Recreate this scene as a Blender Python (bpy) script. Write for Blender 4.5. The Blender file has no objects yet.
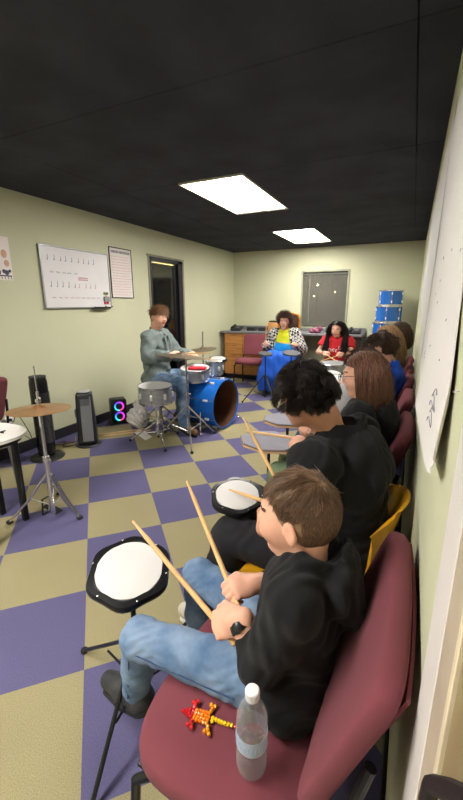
import bpy, bmesh, math, random
import numpy as np
from mathutils import Vector, Matrix
from math import sin, cos, pi, radians as R
random.seed(4); RNG = np.random.default_rng(7)
scene = bpy.context.scene
COL = scene.collection
V = Vector
# ------------------------------------------------------------------ room constants
XL, XR, YB, YF, ZC = -3.353, 0.071, 7.194, -2.6, 2.411
# ------------------------------------------------------------------ materials
MATS = {}
def srgb(c):
    if isinstance(c, str):
        c = [int(c[i:i+2], 16)/255 for i in (0, 2, 4)]
    return tuple((x/12.92 if x <= .04045 else ((x+.055)/1.055)**2.4) for x in c[:3]) + (1,)
def N(nt, t, **kw):
    n = nt.nodes.new(t)
    for k, v in kw.items():
        if k.startswith('i_'):
            key = k[2:]; key = int(key) if key.isdigit() else key.replace('_', ' ')
            n.inputs[key].default_value = v
        else: setattr(n, k, v)
    return n
def mat(name, col, rough=.6, metal=0, var=.08, vscale=8, bump=0, bscale=60, spec=.5, sheen=0, trans=0, alpha=1, emit=None, estr=0, col2=None, stretch=None, coat=0, ior=1.45, aniso=None):
    if name in MATS: return MATS[name]
    m = bpy.data.materials.new(name); m.use_nodes = True; nt = m.node_tree; L = nt.links
    b = nt.nodes['Principled BSDF']
    b.inputs['Roughness'].default_value = rough; b.inputs['Metallic'].default_value = metal
    b.inputs['Specular IOR Level'].default_value = spec; b.inputs['Sheen Weight'].default_value = sheen
    b.inputs['Transmission Weight'].default_value = trans; b.inputs['Alpha'].default_value = alpha
    b.inputs['Coat Weight'].default_value = coat; b.inputs['IOR'].default_value = ior
    c = srgb(col)
    c2 = srgb(col2) if col2 else tuple(x*(1-var*3) for x in c[:3]) + (1,)
    tc = N(nt, 'ShaderNodeTexCoord'); mp = N(nt, 'ShaderNodeMapping'); L.new(tc.outputs['Object'], mp.inputs[0])
    if stretch: mp.inputs['Scale'].default_value = stretch
    if var or col2:
        nz = N(nt, 'ShaderNodeTexNoise', i_Scale=vscale, i_Detail=4.0); L.new(mp.outputs[0], nz.inputs['Vector'])
        rp = N(nt, 'ShaderNodeValToRGB'); rp.color_ramp.elements[0].position = .35; rp.color_ramp.elements[1].position = .68
        rp.color_ramp.elements[0].color = c2; rp.color_ramp.elements[1].color = c
        L.new(nz.outputs['Fac'], rp.inputs[0]); L.new(rp.outputs[0], b.inputs['Base Color'])
    else: b.inputs['Base Color'].default_value = c
    if bump:
        n2 = N(nt, 'ShaderNodeTexNoise', i_Scale=bscale, i_Detail=5.0); L.new(mp.outputs[0], n2.inputs['Vector'])
        bp = N(nt, 'ShaderNodeBump', i_Strength=bump, i_Distance=.01); L.new(n2.outputs['Fac'], bp.inputs['Height']); L.new(bp.outputs[0], b.inputs['Normal'])
    if emit:
        b.inputs['Emission Color'].default_value = srgb(emit); b.inputs['Emission Strength'].default_value = estr
    MATS[name] = m; return m
# ------------------------------------------------------------------ mesh builder
class MB:
    def __init__(s): s.v = []; s.f = []; s.m = []; s.mi = 0
    def add(s, vs, fs):
        o = len(s.v); s.v += [tuple(x) for x in vs]; s.f += [[i+o for i in f] for f in fs]; s.m += [s.mi]*len(fs); return s
    def bm(s, b, M=None):
        b.verts.ensure_lookup_table(); b.verts.index_update()
        return s.add([(M @ v.co if M else v.co) for v in b.verts], [[v.index for v in f.verts] for f in b.faces])
    def box(s, c, d, bev=0, seg=2, rot=None, fn=None):
        b = bmesh.new(); bmesh.ops.create_cube(b, size=1)
        for v in b.verts: v.co = V((v.co.x*d[0], v.co.y*d[1], v.co.z*d[2]))
        if bev: bmesh.ops.bevel(b, geom=b.edges[:], offset=min(bev, min(d)*.49), segments=seg, affect='EDGES', profile=.5)
        if fn:
            for v in b.verts: v.co = fn(v.co)
        M = Matrix.Translation(V(c)) @ (rot.to_4x4() if rot else Matrix())
        s.bm(b, M); b.free(); return s
    def tube(s, pts, r, n=8, closed=False, flat=None):
        pts = [V(p) for p in pts]; k = len(pts); rs = r if isinstance(r, (list, tuple)) else [r]*k
        rings = []; prev = None
        for i, p in enumerate(pts):
            if closed: t = pts[(i+1) % k] - pts[i-1]
            else: t = pts[min(i+1, k-1)] - pts[max(i-1, 0)]
            if t.length < 1e-9: t = V((0, 0, 1))
            t.normalize()
            if prev is None: a = t.cross(V((0, 0, 1)) if abs(t.z) < .9 else V((0, 1, 0))).normalized()
            else: a = (prev - t*prev.dot(t)).normalized()
            prev = a; bb = t.cross(a)
            rings.append([p + (a*cos(2*pi*j/n) + bb*sin(2*pi*j/n)*(flat or 1))*rs[i] for j in range(n)])
        vs = [q for g in rings for q in g]; fs = []
        for i in range(k if closed else k-1):
            a = i*n; c = ((i+1) % k)*n
            for j in range(n): fs.append([a+j, a+(j+1) % n, c+(j+1) % n, c+j])
        if not closed: fs += [list(range(n))[::-1], [(k-1)*n+j for j in range(n)]]
        return s.add(vs, fs)
    def lathe(s, prof, c=(0, 0, 0), rot=None, n=32, sx=1, sy=1):
        M = Matrix.Translation(V(c)) @ (rot.to_4x4() if rot else Matrix())
        vs = []; fs = []; k = len(prof)
        for (r, z) in prof:
            for j in range(n):
                a = 2*pi*j/n; vs.append(M @ V((r*cos(a)*sx, r*sin(a)*sy, z)))
        for i in range(k-1):
            for j in range(n): fs.append([i*n+j, i*n+(j+1) % n, (i+1)*n+(j+1) % n, (i+1)*n+j])
        closed = prof[0] == prof[-1]
        if prof[0][0] > 1e-6 and not closed: fs.append([j for j in range(n)][::-1])
        if prof[-1][0] > 1e-6 and not closed: fs.append([(k-1)*n+j for j in range(n)])
        return s.add(vs, fs)
    def ball(s, c, r, rot=None, u=16, w=10):
        r = (r, r, r) if not isinstance(r, (tuple, list)) else r
        prof = [(max(sin(pi*i/w), 0), -cos(pi*i/w)) for i in range(w+1)]; prof[0] = (1e-7, -1); prof[-1] = (1e-7, 1)
        S = (rot or Matrix.Identity(3)) @ Matrix.Diagonal(V(r))
        M = Matrix.Translation(V(c)) @ S.to_4x4(); vs = []; fs = []
        for (a, z) in prof:
            for j in range(u): vs.append(M @ V((a*cos(2*pi*j/u), a*sin(2*pi*j/u), z)))
        for i in range(w):
            for j in range(u): fs.append([i*u+j, i*u+(j+1) % u, (i+1)*u+(j+1) % u, (i+1)*u+j])
        return s.add(vs, fs)
    def sheet(s, grid, th, nfun=None):   # grid of points -> thick sheet
        nu, nv = len(grid), len(grid[0]); g = [[V(p) for p in row] for row in grid]
        top = []; bot = []
        for i in range(nu):
            for j in range(nv):
                du = g[min(i+1, nu-1)][j]-g[max(i-1, 0)][j]; dv = g[i][min(j+1, nv-1)]-g[i][max(j-1, 0)]
                n = du.cross(dv).normalized(); top.append(g[i][j]+n*th/2); bot.append(g[i][j]-n*th/2)
        o = nu*nv; fs = []
        for i in range(nu-1):
            for j in range(nv-1):
                a, b, c, d = i*nv+j, i*nv+j+1, (i+1)*nv+j+1, (i+1)*nv+j
                fs += [[d, c, b, a], [o+a, o+b, o+c, o+d]]
        for i in range(nu-1):
            a, b = i*nv, (i+1)*nv; fs.append([a, o+a, o+b, b][::-1]); a, b = i*nv+nv-1, (i+1)*nv+nv-1; fs.append([a, o+a, o+b, b])
        for j in range(nv-1):
            a, b = j, j+1; fs.append([a, o+a, o+b, b]); a, b = (nu-1)*nv+j, (nu-1)*nv+j+1; fs.append([a, o+a, o+b, b][::-1])
        return s.add(top+bot, fs)
    def poly(s, pts, d):    # outline extruded by vector d
        n = len(pts); d = V(d); P = [V(p) for p in pts]
        return s.add(P+[p+d for p in P], [list(range(n))[::-1], [n+i for i in range(n)]]+[[i, (i+1) % n, n+(i+1) % n, n+i] for i in range(n)])
def nrot(a):      # rotation taking z to a
    return V((0, 0, 1)).rotation_difference(V(a).normalized()).to_matrix()
def rz(a): return Matrix.Rotation(R(a), 3, 'Z')
def setp(o, label=None, cat=None, group=None, kind=None):
    for k, v in (('label', label), ('category', cat), ('group', group), ('kind', kind)):
        if v: o[k] = v
    return o
def root_loc(p):
    while p is not None and p.parent: p = p.parent
    return p.location.copy() if p is not None else V((0, 0, 0))
def obj(name, mb, mats, parent=None, world=False, loc=None, ang=35, smooth=True):
    """ONE mesh object. world=True: builder coordinates are world coordinates."""
    me = bpy.data.meshes.new(name)
    off = root_loc(parent) if (world and parent is not None) else (V(loc) if (world and loc is not None) else V((0, 0, 0)))
    if isinstance(mb, MB):
        me.from_pydata([(x-off.x, y-off.y, z-off.z) for x, y, z in mb.v], [], mb.f)
        mi = mb.m
    else:
        vs, q, mi = mb
        vs = (np.asarray(vs, dtype=np.float32) - np.array(off, dtype=np.float32)); q = np.asarray(q, dtype=np.int32)
        nq, w = q.shape
        me.vertices.add(len(vs)); me.vertices.foreach_set('co', vs.ravel())
        me.loops.add(nq*w); me.loops.foreach_set('vertex_index', q.ravel())
        me.polygons.add(nq); me.polygons.foreach_set('loop_start', np.arange(0, nq*w, w, dtype=np.int32)); me.polygons.foreach_set('loop_total', np.full(nq, w, dtype=np.int32))
        me.update(calc_edges=True)
    for m in (mats if isinstance(mats, (list, tuple)) else [mats]): me.materials.append(m)
    if mi is not None and len(me.materials) > 1: me.polygons.foreach_set('material_index', np.asarray(mi, dtype=np.int32))
    if smooth:
        me.polygons.foreach_set('use_smooth', [True]*len(me.polygons))
        if ang and isinstance(mb, MB): me.set_sharp_from_angle(angle=R(ang))
    me.update()
    if isinstance(mb, MB):
        b = bmesh.new(); b.from_mesh(me); bmesh.ops.recalc_face_normals(b, faces=b.faces); b.to_mesh(me); b.free()
    o = bpy.data.objects.new(name, me); COL.objects.link(o)
    if parent is not None: o.parent = parent
    elif loc is not None: o.location = V(loc)
    return o
def thing(name, label, cat, loc=(0, 0, 0), rot=0, group=None):
    o = bpy.data.objects.new(name, None); COL.objects.link(o); o.empty_display_size = .05
    o.location = V(loc); o.rotation_euler = (0, 0, R(rot)); return setp(o, label, cat, group)
def dup(root, loc, rot, label, group=None):
    kids = [(c, [g for g in c.children]) for c in root.children]
    r = root.copy(); COL.objects.link(r); r.location = V(loc); r.rotation_euler = (0, 0, R(rot)); r['label'] = label
    if group: r['group'] = group
    for ch, gs in kids:
        c = ch.copy(); COL.objects.link(c); c.parent = r
        for g in gs:
            d = g.copy(); COL.objects.link(d); d.parent = c
    return r
def struct(name, mb, m, parent=None, **k):
    o = obj(name, mb, m, parent, **k); o['kind'] = 'structure'; return o
# ------------------------------------------------------------------ palette
chrome = mat('chrome', 'd8d8dc', .24, 1, 0)
lugm = mat('bright_chrome', 'f0f0f2', .4, .7, 0)
steel = mat('brushed_steel', '9a9a9e', .35, 1, 0)
black = mat('black_plastic', '141416', .45, 0, .1)
blackm = mat('black_painted_metal', '18181a', .35, .2, 0)
rubber = mat('rubber', '202022', .85, 0, 0)
darkgrey = mat('dark_grey_plastic', '2a2b2e', .5)
maroon = mat('maroon_fabric', '7c424b', .95, 0, .04, 6, .25, 900, .15, .05)
white = mat('white_plastic', 'e8e6e4', .4, 0, .01)
padhead = mat('white_drum_head', 'cbc8c7', .5, 0, .01)
wood = mat('orange_oak', 'c98a4a', .45, 0, .1, 5, stretch=(1, 1, 7))
stickwood = mat('hickory', 'dcae74', .5, 0, .07, 12, stretch=(1, 1, 1))
bluewrap = mat('blue_drum_wrap', '1767c4', .22, .1, .06, 5, coat=.6)
skin = mat('skin', 'dfa890', .55, 0, .04, 20, .05, 300, .4)
skinred = mat('lips', 'b96a60', .5, 0, .02); browm = mat('eyebrow', '4a3224', .8, 0, 0)
eyew = mat('eyeball', 'e8e4e0', .2, 0, 0); eyed = mat('iris', '2a1c14', .15, 0, 0)
skin2 = mat('skin_deeper', 'c48e72', .55, 0, .04, 20, .05, 300, .4)
blackcloth = mat('black_hoodie_fabric', '222224', .95, 0, .08, 30, .3, 500, .12, .08)
jeans = mat('blue_denim', '8398b4', .9, 0, .1, 11, .35, 700, .15, .05, col2='4f6a8c')
# ------------------------------------------------------------------ SDF modelling
class SDF:
    def __init__(s, fold=0, ff=14.0, seed=0): s.ops = []; s.fold = fold; s.ff = ff; s.seed = seed
    def cap(s, a, b, ra, rb=None, k=.02, neg=False, fl=None):
        rb = ra if rb is None else rb; a = np.array(a, float); b = np.array(b, float)
        s.ops.append(('c', a, b, ra, rb, k, neg)); return s
    def chain(s, pts, rs, k=.02):
        rs = rs if isinstance(rs, (list, tuple)) else [rs]*len(pts)
        for i in range(len(pts)-1): s.cap(pts[i], pts[i+1], rs[i], rs[i+1], k)
        return s
    def ell(s, c, r, rot=None, k=.02, neg=False):
        s.ops.append(('e', np.array(c, float), np.array(r, float), np.array(rot if rot is not None else np.eye(3), float), None, k, neg)); return s
    def plane(s, p, n, c, r, k=.004):   # cut away the side n points to, within r of c
        s.ops.append(('p', np.array(p, float), np.array(n, float), np.array(c, float), r, k, True)); return s
    def mesh(s, h):
        lo = np.full(3, 1e9); hi = -lo
        for o in s.ops:
            if o[6]: continue
            if o[0] == 'c': l = np.minimum(o[1]-o[3], o[2]-o[4]); u = np.maximum(o[1]+o[3], o[2]+o[4])
            else: m = o[2].max(); l, u = o[1]-m, o[1]+m
            lo = np.minimum(lo, l); hi = np.maximum(hi, u)
        lo -= .03; hi += .03; n = np.ceil((hi-lo)/h).astype(int)+1
        F = np.full(n, 1e3, np.float32); ax = [lo[i]+h*np.arange(n[i]) for i in range(3)]
        for o in s.ops:
            t, k, neg = o[0], o[5], o[6]
            if t == 'c': l = np.minimum(o[1]-o[3], o[2]-o[4]); u = np.maximum(o[1]+o[3], o[2]+o[4])
            elif t == 'e': m = o[2].max(); l, u = o[1]-m, o[1]+m
            else: l, u = o[3]-o[4], o[3]+o[4]
            mg = k+4*h+.012
            i0 = np.clip(np.floor((l-mg-lo)/h).astype(int), 0, n); i1 = np.clip(np.ceil((u+mg-lo)/h).astype(int)+1, 0, n)
            if (i1 <= i0).any(): continue
            X = ax[0][i0[0]:i1[0]][:, None, None]; Y = ax[1][i0[1]:i1[1]][None, :, None]; Z = ax[2][i0[2]:i1[2]][None, None, :]
            if t == 'c':
                a, b = o[1], o[2]; d = b-a; L2 = max(d@d, 1e-12)
                T = np.clip(((X-a[0])*d[0]+(Y-a[1])*d[1]+(Z-a[2])*d[2])/L2, 0, 1)
                D = np.sqrt((X-a[0]-T*d[0])**2+(Y-a[1]-T*d[1])**2+(Z-a[2]-T*d[2])**2)-(o[3]+(o[4]-o[3])*T)
            elif t == 'e':
                c, r, M = o[1], o[2], o[3]
                x, y, z = X-c[0], Y-c[1], Z-c[2]
                q = [(M[0][i]*x+M[1][i]*y+M[2][i]*z) for i in range(3)]
                k0 = np.sqrt(sum((q[i]/r[i])**2 for i in range(3))); k1 = np.sqrt(sum((q[i]/r[i]**2)**2 for i in range(3)))+1e-9
                D = k0*(k0-1)/k1
            else:
                D = -((X-o[1][0])*o[2][0]+(Y-o[1][1])*o[2][1]+(Z-o[1][2])*o[2][2])
                D = np.maximum(D, np.sqrt((X-o[3][0])**2+(Y-o[3][1])**2+(Z-o[3][2])**2)-o[4])
            sl = F[i0[0]:i1[0], i0[1]:i1[1], i0[2]:i1[2]]
            if neg:
                B = -D; hh = np.maximum(k-np.abs(sl-B), 0)/max(k, 1e-6); sl[...] = np.maximum(sl, B)+hh*hh*k/4
            else:
                hh = np.maximum(k-np.abs(sl-D), 0)/max(k, 1e-6); sl[...] = np.minimum(sl, D)-hh*hh*k/4
        if s.fold:
            idx = np.nonzero(np.abs(F) < s.fold*2.5+2*h)
            x, y, z = [ax[i][idx[i]] for i in range(3)]; f = s.ff; q = s.seed
            w = .05*np.sin(f*x*1.1+q)+.05*np.sin(f*z*.9+2*q)+.04*np.sin(f*y*1.3+1.7*q)
            a = np.sin(f*(2.1*(x+w)+1.2*(y-w)+2.9*z)+q)+.7*np.sin(f*(-2.6*x+2.4*(y+w)+1.5*(z+2*w))+2.1*q)+.4*np.sin(f*3*(1.2*x-1.9*(y-w)+1.7*(z+w)))
            a = np.abs(a)**.8*np.sign(a)
            F[idx] += (s.fold*.6*a).astype(np.float32)
        return nets(F, lo, h)
def nets(F, lo, h):
    n = np.array(F.shape); I = F < 0
    c = np.zeros(n-1, np.uint8)
    offs = [(i, j, k) for i in (0, 1) for j in (0, 1) for k in (0, 1)]
    for (i, j, k) in offs: c += I[i:n[0]-1+i, j:n[1]-1+j, k:n[2]-1+k]
    cell = np.nonzero((c > 0) & (c < 8)); m = len(cell[0])
    idm = np.full(n-1, -1, np.int32); idm[cell] = np.arange(m)
    vals = {o: F[cell[0]+o[0], cell[1]+o[1], cell[2]+o[2]] for o in offs}
    P = np.zeros((m, 3)); C = np.zeros(m)
    for a in offs:
        for d in range(3):
            if a[d] == 1: continue
            b = list(a); b[d] = 1; b = tuple(b); va, vb = vals[a], vals[b]
            x = (va < 0) != (vb < 0); t = np.where(x, va/np.where(x, va-vb, 1), 0)
            for e in range(3): P[:, e] += np.where(x, a[e]+(t if e == d else 0), 0)
            C += x
    P = P/C[:, None]+np.stack(cell, 1); verts = lo+P*h
    quads = []
    for d in range(3):
        e, g = (d+1) % 3, (d+2) % 3
        sl0 = [slice(0, None)]*3; sl1 = [slice(0, None)]*3; sl0[d] = slice(0, n[d]-1); sl1[d] = slice(1, n[d])
        A, B = I[tuple(sl0)], I[tuple(sl1)]
        x = np.array(np.nonzero(A != B)); ok = (x[e] > 0) & (x[g] > 0) & (x[e] < n[e]-1) & (x[g] < n[g]-1); x = x[:, ok]
        s0 = A[tuple(x)]
        def at(de, dg):
            y = x.copy(); y[e] -= de; y[g] -= dg; return idm[tuple(y)]
        q = np.stack([at(0, 0), at(1, 0), at(1, 1), at(0, 1)], 1)
        q = np.where(s0[:, None], q, q[:, ::-1]); quads.append(q)
    q = np.concatenate(quads); q = q[(q >= 0).all(1)]
    return verts, q, None
EXPOSURE = 1.42
# ------------------------------------------------------------------ people
def vn(v): v = V(v); return v.normalized()
def ik(a, b, l1, l2, pole):
    a, b = V(a), V(b); d = b-a; L = min(d.length, (l1+l2)*.995); d.normalize()
    x = (l1*l1-l2*l2+L*L)/(2*L); hgt = math.sqrt(max(l1*l1-x*x, 1e-6)); p = V(pole); p = (p-d*p.dot(d)).normalized()
    return a+d*x+p*hgt
def hframe(az, pitch=0, tilt=0):     # columns: forward, left, up
    return (Matrix.Rotation(R(az), 3, 'Z') @ Matrix.Rotation(R(pitch), 3, 'Y') @ Matrix.Rotation(R(tilt), 3, 'X'))
def head_ops(S, c, M, hs, k=1.0, ear=True):
    P = lambda x, y, z: c+M @ V((x, y, z))*hs
    E = lambda p, r, kk=.012, neg=False, rot=None: S.ell(P(*p), [q*hs for q in r], np.array(M @ rot if rot else M), kk*hs, neg)
    E((-.014, 0, .03), (.098, .077, .088)); E((.012, 0, -.005), (.082, .068, .085), .02); E((.034, 0, -.045), (.056, .054, .068), .03)
    E((.066, 0, -.096), (.02, .024, .018), .03)
    E((.078, 0, .026), (.018, .045, .012), .02)
    for y in (-1, 1):
        E((.102, y*.031, .004), (.017, .018, .014), .014, True)
        E((.08, y*.031, .004), (.0135, .0165, .0115), .005)
        E((.062, y*.04, -.03), (.028, .02, .024), .03)
        if ear:
            rot = Matrix.Rotation(R(y*-18), 3, 'Z') @ Matrix.Rotation(R(12), 3, 'Y')
            E((-.008, y*.082, -.006), (.020, .0075, .033), .006, False, rot)
            E((-.004, y*.091, -.002), (.011, .006, .02), .004, True, rot)
            E((.008, y*.079, -.008), (.006, .005, .009), .004)
    S.cap(P(.092, 0, .012), P(.109, 0, -.024), .007*hs, .0105*hs, .016*hs)
    E((.103, .011, -.028), (.009, .008, .007), .006); E((.103, -.011, -.028), (.009, .008, .007), .006)
    E((.0885, 0, -.056), (.011, .023, .006), .006); E((.0875, 0, -.067), (.0105, .019, .0065), .006)
def grip_hand(S, g, w, d, s, open_=0, flip=1):
    """hand closed round a stick at g; w = stick direction (thumb side), d = hand direction; returns wrist"""
    w = vn(w); d = V(d); d = (d-w*d.dot(w)*.75).normalized(); d = (d-w*d.dot(w)*.6).normalized()
    wv = (w-d*w.dot(d)).normalized(); p = d.cross(wv)
    if p.z > 0: p = -p
    g = V(g); wr = g-d*.078*s-p*.02*s; C = lambda a, b, c: wr+(d*a+wv*b+p*c)*s
    S.chain([C(-.02, 0, 0), C(.02, 0, 0)], [.026*s, .026*s], .01)
    rot = np.array(Matrix((d, wv, p)).transposed())
    S.ell(C(.045, 0, 0), (.046*s, .04*s, .0165*s), rot, .014*s)
    S.ell(C(.028, .02, .008), (.03*s, .018*s, .015*s), rot, .014*s)
    Ls = (.98, 1.07, 1.0, .8)
    for i in range(4):
        b = (1.5-i)*.0195; L = Ls[i]*s; q = C(.078-abs(i-1.2)*.003, b, .001)
        a = R(18+4*i); r = .0092*s*(1 if i < 3 else .88)
        pts = [C(.05, b*.9, 0), q]; cur = q
        for ln, da in ((.036, 42-open_), (.025, 72-open_), (.02, 55-open_)):
            a += R(da); cur = cur+(d*cos(a)+p*sin(a))*ln*L; pts.append(cur)
        S.chain(pts, [r*1.1, r*1.08, r, r*.95, r*.82], .004*s)
    S.chain([C(.012, .026, .008), C(.044, .046, .016), C(.070, .043, .026), C(.088, .030, .034)], [.0155*s, .0125*s, .0105*s, .009*s], .006*s)
    return wr
def rest_hand(S, wr, d, n, s, side):
    d = vn(d); n = vn(V(n)-d*V(n).dot(d)); wv = n.cross(d)*side; p = -n; C = lambda a, b, c: V(wr)+(d*a+wv*b+p*c)*s
    rot = np.array(Matrix((d, wv, p)).transposed()); S.ell(C(.045, 0, 0), (.046*s, .04*s, .0165*s), rot, .014*s)
    for i, L in enumerate((.98, 1.07, 1.0, .8)):
        b = (1.5-i)*.0205; cur = C(.078, b, 0); pts = [C(.05, b*.9, 0), cur]; a = R(8)
        for ln, da in ((.036, 14), (.025, 20), (.02, 14)):
            a += R(da); cur = cur+(d*cos(a)+p*sin(a))*ln*L*s; pts.append(cur)
        S.chain(pts, [.01*s, .0095*s, .009*s, .0085*s, .0075*s], .004*s)
    S.chain([C(.012, .026, .006), C(.044, .05, .012), C(.072, .06, .02)], [.0155*s, .0125*s, .0095*s], .006*s)
# ---- hair
def tubes_np(P, rad):          # P (n,k,3), rad (k,) or (n,k) -> verts, quads
    n, k, _ = P.shape; T = np.gradient(P, axis=1); T /= np.linalg.norm(T, axis=2, keepdims=True)+1e-9
    up = np.where(np.abs(T[..., 2:3]) > .9, np.array([1., 0, 0]), np.array([0, 0, 1.])); A = np.cross(T, up); A /= np.linalg.norm(A, axis=2, keepdims=True)+1e-9; B = np.cross(T, A)
    rad = np.broadcast_to(rad, (n, k))[..., None]
    ring = np.stack([P+(A*cos(a)+B*sin(a))*rad for a in (0, 2*pi/3, 4*pi/3)], 2)   # n,k,3,3
    vs = ring.reshape(-1, 3); base = (np.arange(n)[:, None]*k+np.arange(k-1)[None, :])*3
    q = []
    for j in range(3):
        j2 = (j+1) % 3; q.append(np.stack([base+j, base+j2, base+3+j2, base+3+j], -1).reshape(-1, 4))
    return vs, np.concatenate(q)
def hair_mask(u, style):
    x, y, z = u[:, 0], u[:, 1], u[:, 2]
    t = np.clip((x+.15)/.75, 0, 1); t = t*t*(3-2*t)
    if style in ('long', 'parted'): zmin = -.75+1.40*t
    elif style == 'short': zmin = -.80+1.42*t+.04*np.sin(9*y)
    elif style == 'mop': zmin = -.62+.95*t
    elif style == 'curly': zmin = -.45+.95*t
    else: zmin = -.50+1.05*t
    ok = z > zmin
    if style not in ('long', 'parted', 'curly', 'afro'): ok &= ~((np.abs(y) > .60) & (z < .12) & (x > -.25))
    return ok
def make_hair(parent, c, M, hs, style, m, n, rad, L=.04, seed=1, world=True, name='hair', lead=None, h=.005):
    rg = np.random.default_rng(seed); Mn = np.array(M)
    cc = np.array([-.012, 0, .022])*hs; rr = (np.array([.1015, .0815, .1035]) if style == 'short' else np.array([.103, .083, .100]))*hs
    u = rg.normal(size=(n*3, 3)); u /= np.linalg.norm(u, axis=1, keepdims=True); u = u[hair_mask(u, style)][:n]; n = len(u)
    nrm = u/rr; nrm /= np.linalg.norm(nrm, axis=1, keepdims=True)
    p = cc+u*rr*.985; K = {'short': 6, 'curly': 12, 'afro': 9, 'long': 15, 'parted': 15, 'mop': 9}[style]
    gl = Mn.T @ np.array([0, 0, -1.]); P = [p.copy()]
    rnd = rg.normal(size=(n, 3)); lenf = 1+.25*rg.normal(size=n)
    if style == 'short':
        # swirl from the crown, combed forward on top; the lengths grow towards the top
        crown = np.array([-.6, .08, .8]); flow = u-crown; flow -= nrm*(flow*nrm).sum(1, keepdims=True); flow /= np.linalg.norm(flow, axis=1, keepdims=True)+1e-6
        flow = flow+np.cross(nrm, flow)*.35
        clump = np.stack([np.sin(u@np.array([17, 5, 9.])), np.sin(u@np.array([-6, 19, 7.])+1), np.sin(u@np.array([8, -9, 18.])+2)], 1)
        dirv = nrm*.16+flow+rnd*.10+clump*.22+gl*-.0
        ln = L*(.26+.85*np.clip(u[:, 2]-.05, 0, 1)+.25*np.clip(u[:, 0], 0, 1))*lenf
        step = ln/(K-1)
        for i in range(K-1):
            dirv = dirv+flow*.25-nrm*.08*(i > 0)+gl*.06; dd = dirv/np.linalg.norm(dirv, axis=1, keepdims=True); p = p+dd*step[:, None]
            p = push(p, cc, rr*1.005); P.append(p)
    elif style in ('curly', 'afro', 'mop'):
        if style != 'afro':
            cc_ = rg.normal(size=(170, 3)); cc_ /= np.linalg.norm(cc_, axis=1, keepdims=True); ci = (u@cc_.T).argmax(1); crn = rg.normal(size=(170, 3)); cph = rg.uniform(0, 6.28, 170); cln = rg.uniform(.6, 1.35, 170)
            rnd = crn[ci]+.22*rnd; lenf = cln[ci]*(1+.08*rg.normal(size=n))
        tdir = nrm*(1.0 if style == 'afro' else .6)+gl*(.1 if style == 'afro' else .45)+rnd*(.22 if style == 'afro' else .38)
        if style != 'afro': tdir = tdir+np.array([-.15, 0, .2])*0
        tdir /= np.linalg.norm(tdir, axis=1, keepdims=True)
        a = np.cross(tdir, rnd); a /= np.linalg.norm(a, axis=1, keepdims=True); b = np.cross(tdir, a)
        cl = np.floor((u+1)*5); ph0 = ((cl@np.array([1.3, 2.1, 3.7])) % 6.28+rg.normal(size=n)*.35) if style == 'afro' else cph[ci]+rg.normal(size=n)*.25
        lenf = np.clip(lenf, .6, 1.3); ln = L*lenf*(.5+.5*np.clip(u[:, 2]+.5, 0, 1)); amp = {'curly': .013, 'afro': .009, 'mop': .006}[style]
        for i in range(1, K):
            t = i/(K-1); ph = ph0+t*(5.5 if style != 'mop' else 3)
            q = p+tdir*(ln*t)[:, None]+(a*np.cos(ph)[:, None]+b*np.sin(ph)[:, None]-a*np.cos(ph0)[:, None])*amp*hs*min(1, t*2)+gl*(t*t*ln*.55)[:, None]*(0 if style == 'afro' else 1)
            P.append(push(q, cc, rr*1.02))
    else:
        side = np.sign(u[:, 1]+.02*rnd[:, 0]); out = np.stack([-.35*np.ones(n)+.5*u[:, 0]*0, side*1.0, np.zeros(n)], 1)
        dirv = nrm*.25+out*(.4+.6*np.clip(u[:, 2], 0, 1))[:, None]+np.array([-.25, 0, 0])
        ln = L*(1+.16*lenf)*(.75+.35*(u[:, 2]+1)/2); step = ln/(K-1)
        for i in range(K-1):
            dirv = dirv+gl*.55+rnd*.03+np.stack([-.03*np.ones(n), np.sin(i*.8+rnd[:, 1])*.05, np.zeros(n)], 1); dd = dirv/np.linalg.norm(dirv, axis=1, keepdims=True)
            if style == 'parted': dd = dd+np.stack([np.where(p[:, 2] < -.07*hs, .22, 0), np.zeros(n), np.zeros(n)], 1)
            p = push(p+dd*step[:, None], cc, rr*(1.01+.05*np.abs(rnd[:, 2:3])))
            # slide back off the face
            f = (p[:, 0] > .030*hs) & (p[:, 2] < .060*hs) & (p[:, 2] > (-.09*hs if style == 'parted' else -9))
            p[f, 0] = .030*hs-.006*np.abs(rnd[f, 0])*hs; p[f, 1] = np.sign(p[f, 1]+1e-6)*np.maximum(np.abs(p[f, 1]), .072*hs); dirv = dd; P.append(p.copy())
    P = np.stack(P, 1); P = P@Mn.T+np.array(c)
    taper = np.linspace(1, .3, K)**.8
    vs, q = tubes_np(P, rad*taper)
    # base cap under the strands
    S = SDF(); S.ell(V(c)+M @ V(cc), tuple(rr*1.0), Mn, .01)
    for fa in ((.62, .0, -.42),): pass
    cp = V(c)+M @ V(cc)
    fr = M @ V((1, 0, 0)); upv = M @ V((0, 0, 1)); lo = {'short': .9, 'long': .74, 'parted': .74}.get(style, .82)
    S.plane(V(c)+M @ (V((.045, 0, .048)) if style not in ('long', 'parted', 'afro') else V((.035, 0, .07)))*hs, vn(fr*1.0-upv*.75), cp, .4)
    S.plane(V(c)+M @ V((-.02, 0, -.055))*hs, vn(-upv+fr*.42), cp, .4)
    if style in ('long', 'parted'):
        for y in (-1, 1): S.chain([V(c)+M @ V((-.03, y*.05, 0))*hs, V(c)+M @ V((-.045, y*.058, -.07))*hs+V((0, 0, -.0))], [.045*hs, .035*hs], .03)
        S.chain([V(c)+M @ V((-.06, 0, 0))*hs, V(c)+M @ V((-.08, 0, -.06))*hs+V((0, 0, -L*.35))], [.05*hs, .03*hs], .03)
    v2, q2, _ = S.mesh(h)
    vs = np.concatenate([vs, v2]); q = np.concatenate([q, q2+len(vs)-len(v2)])
    return obj(name, (vs, q, None), m, parent, world=world)
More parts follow.
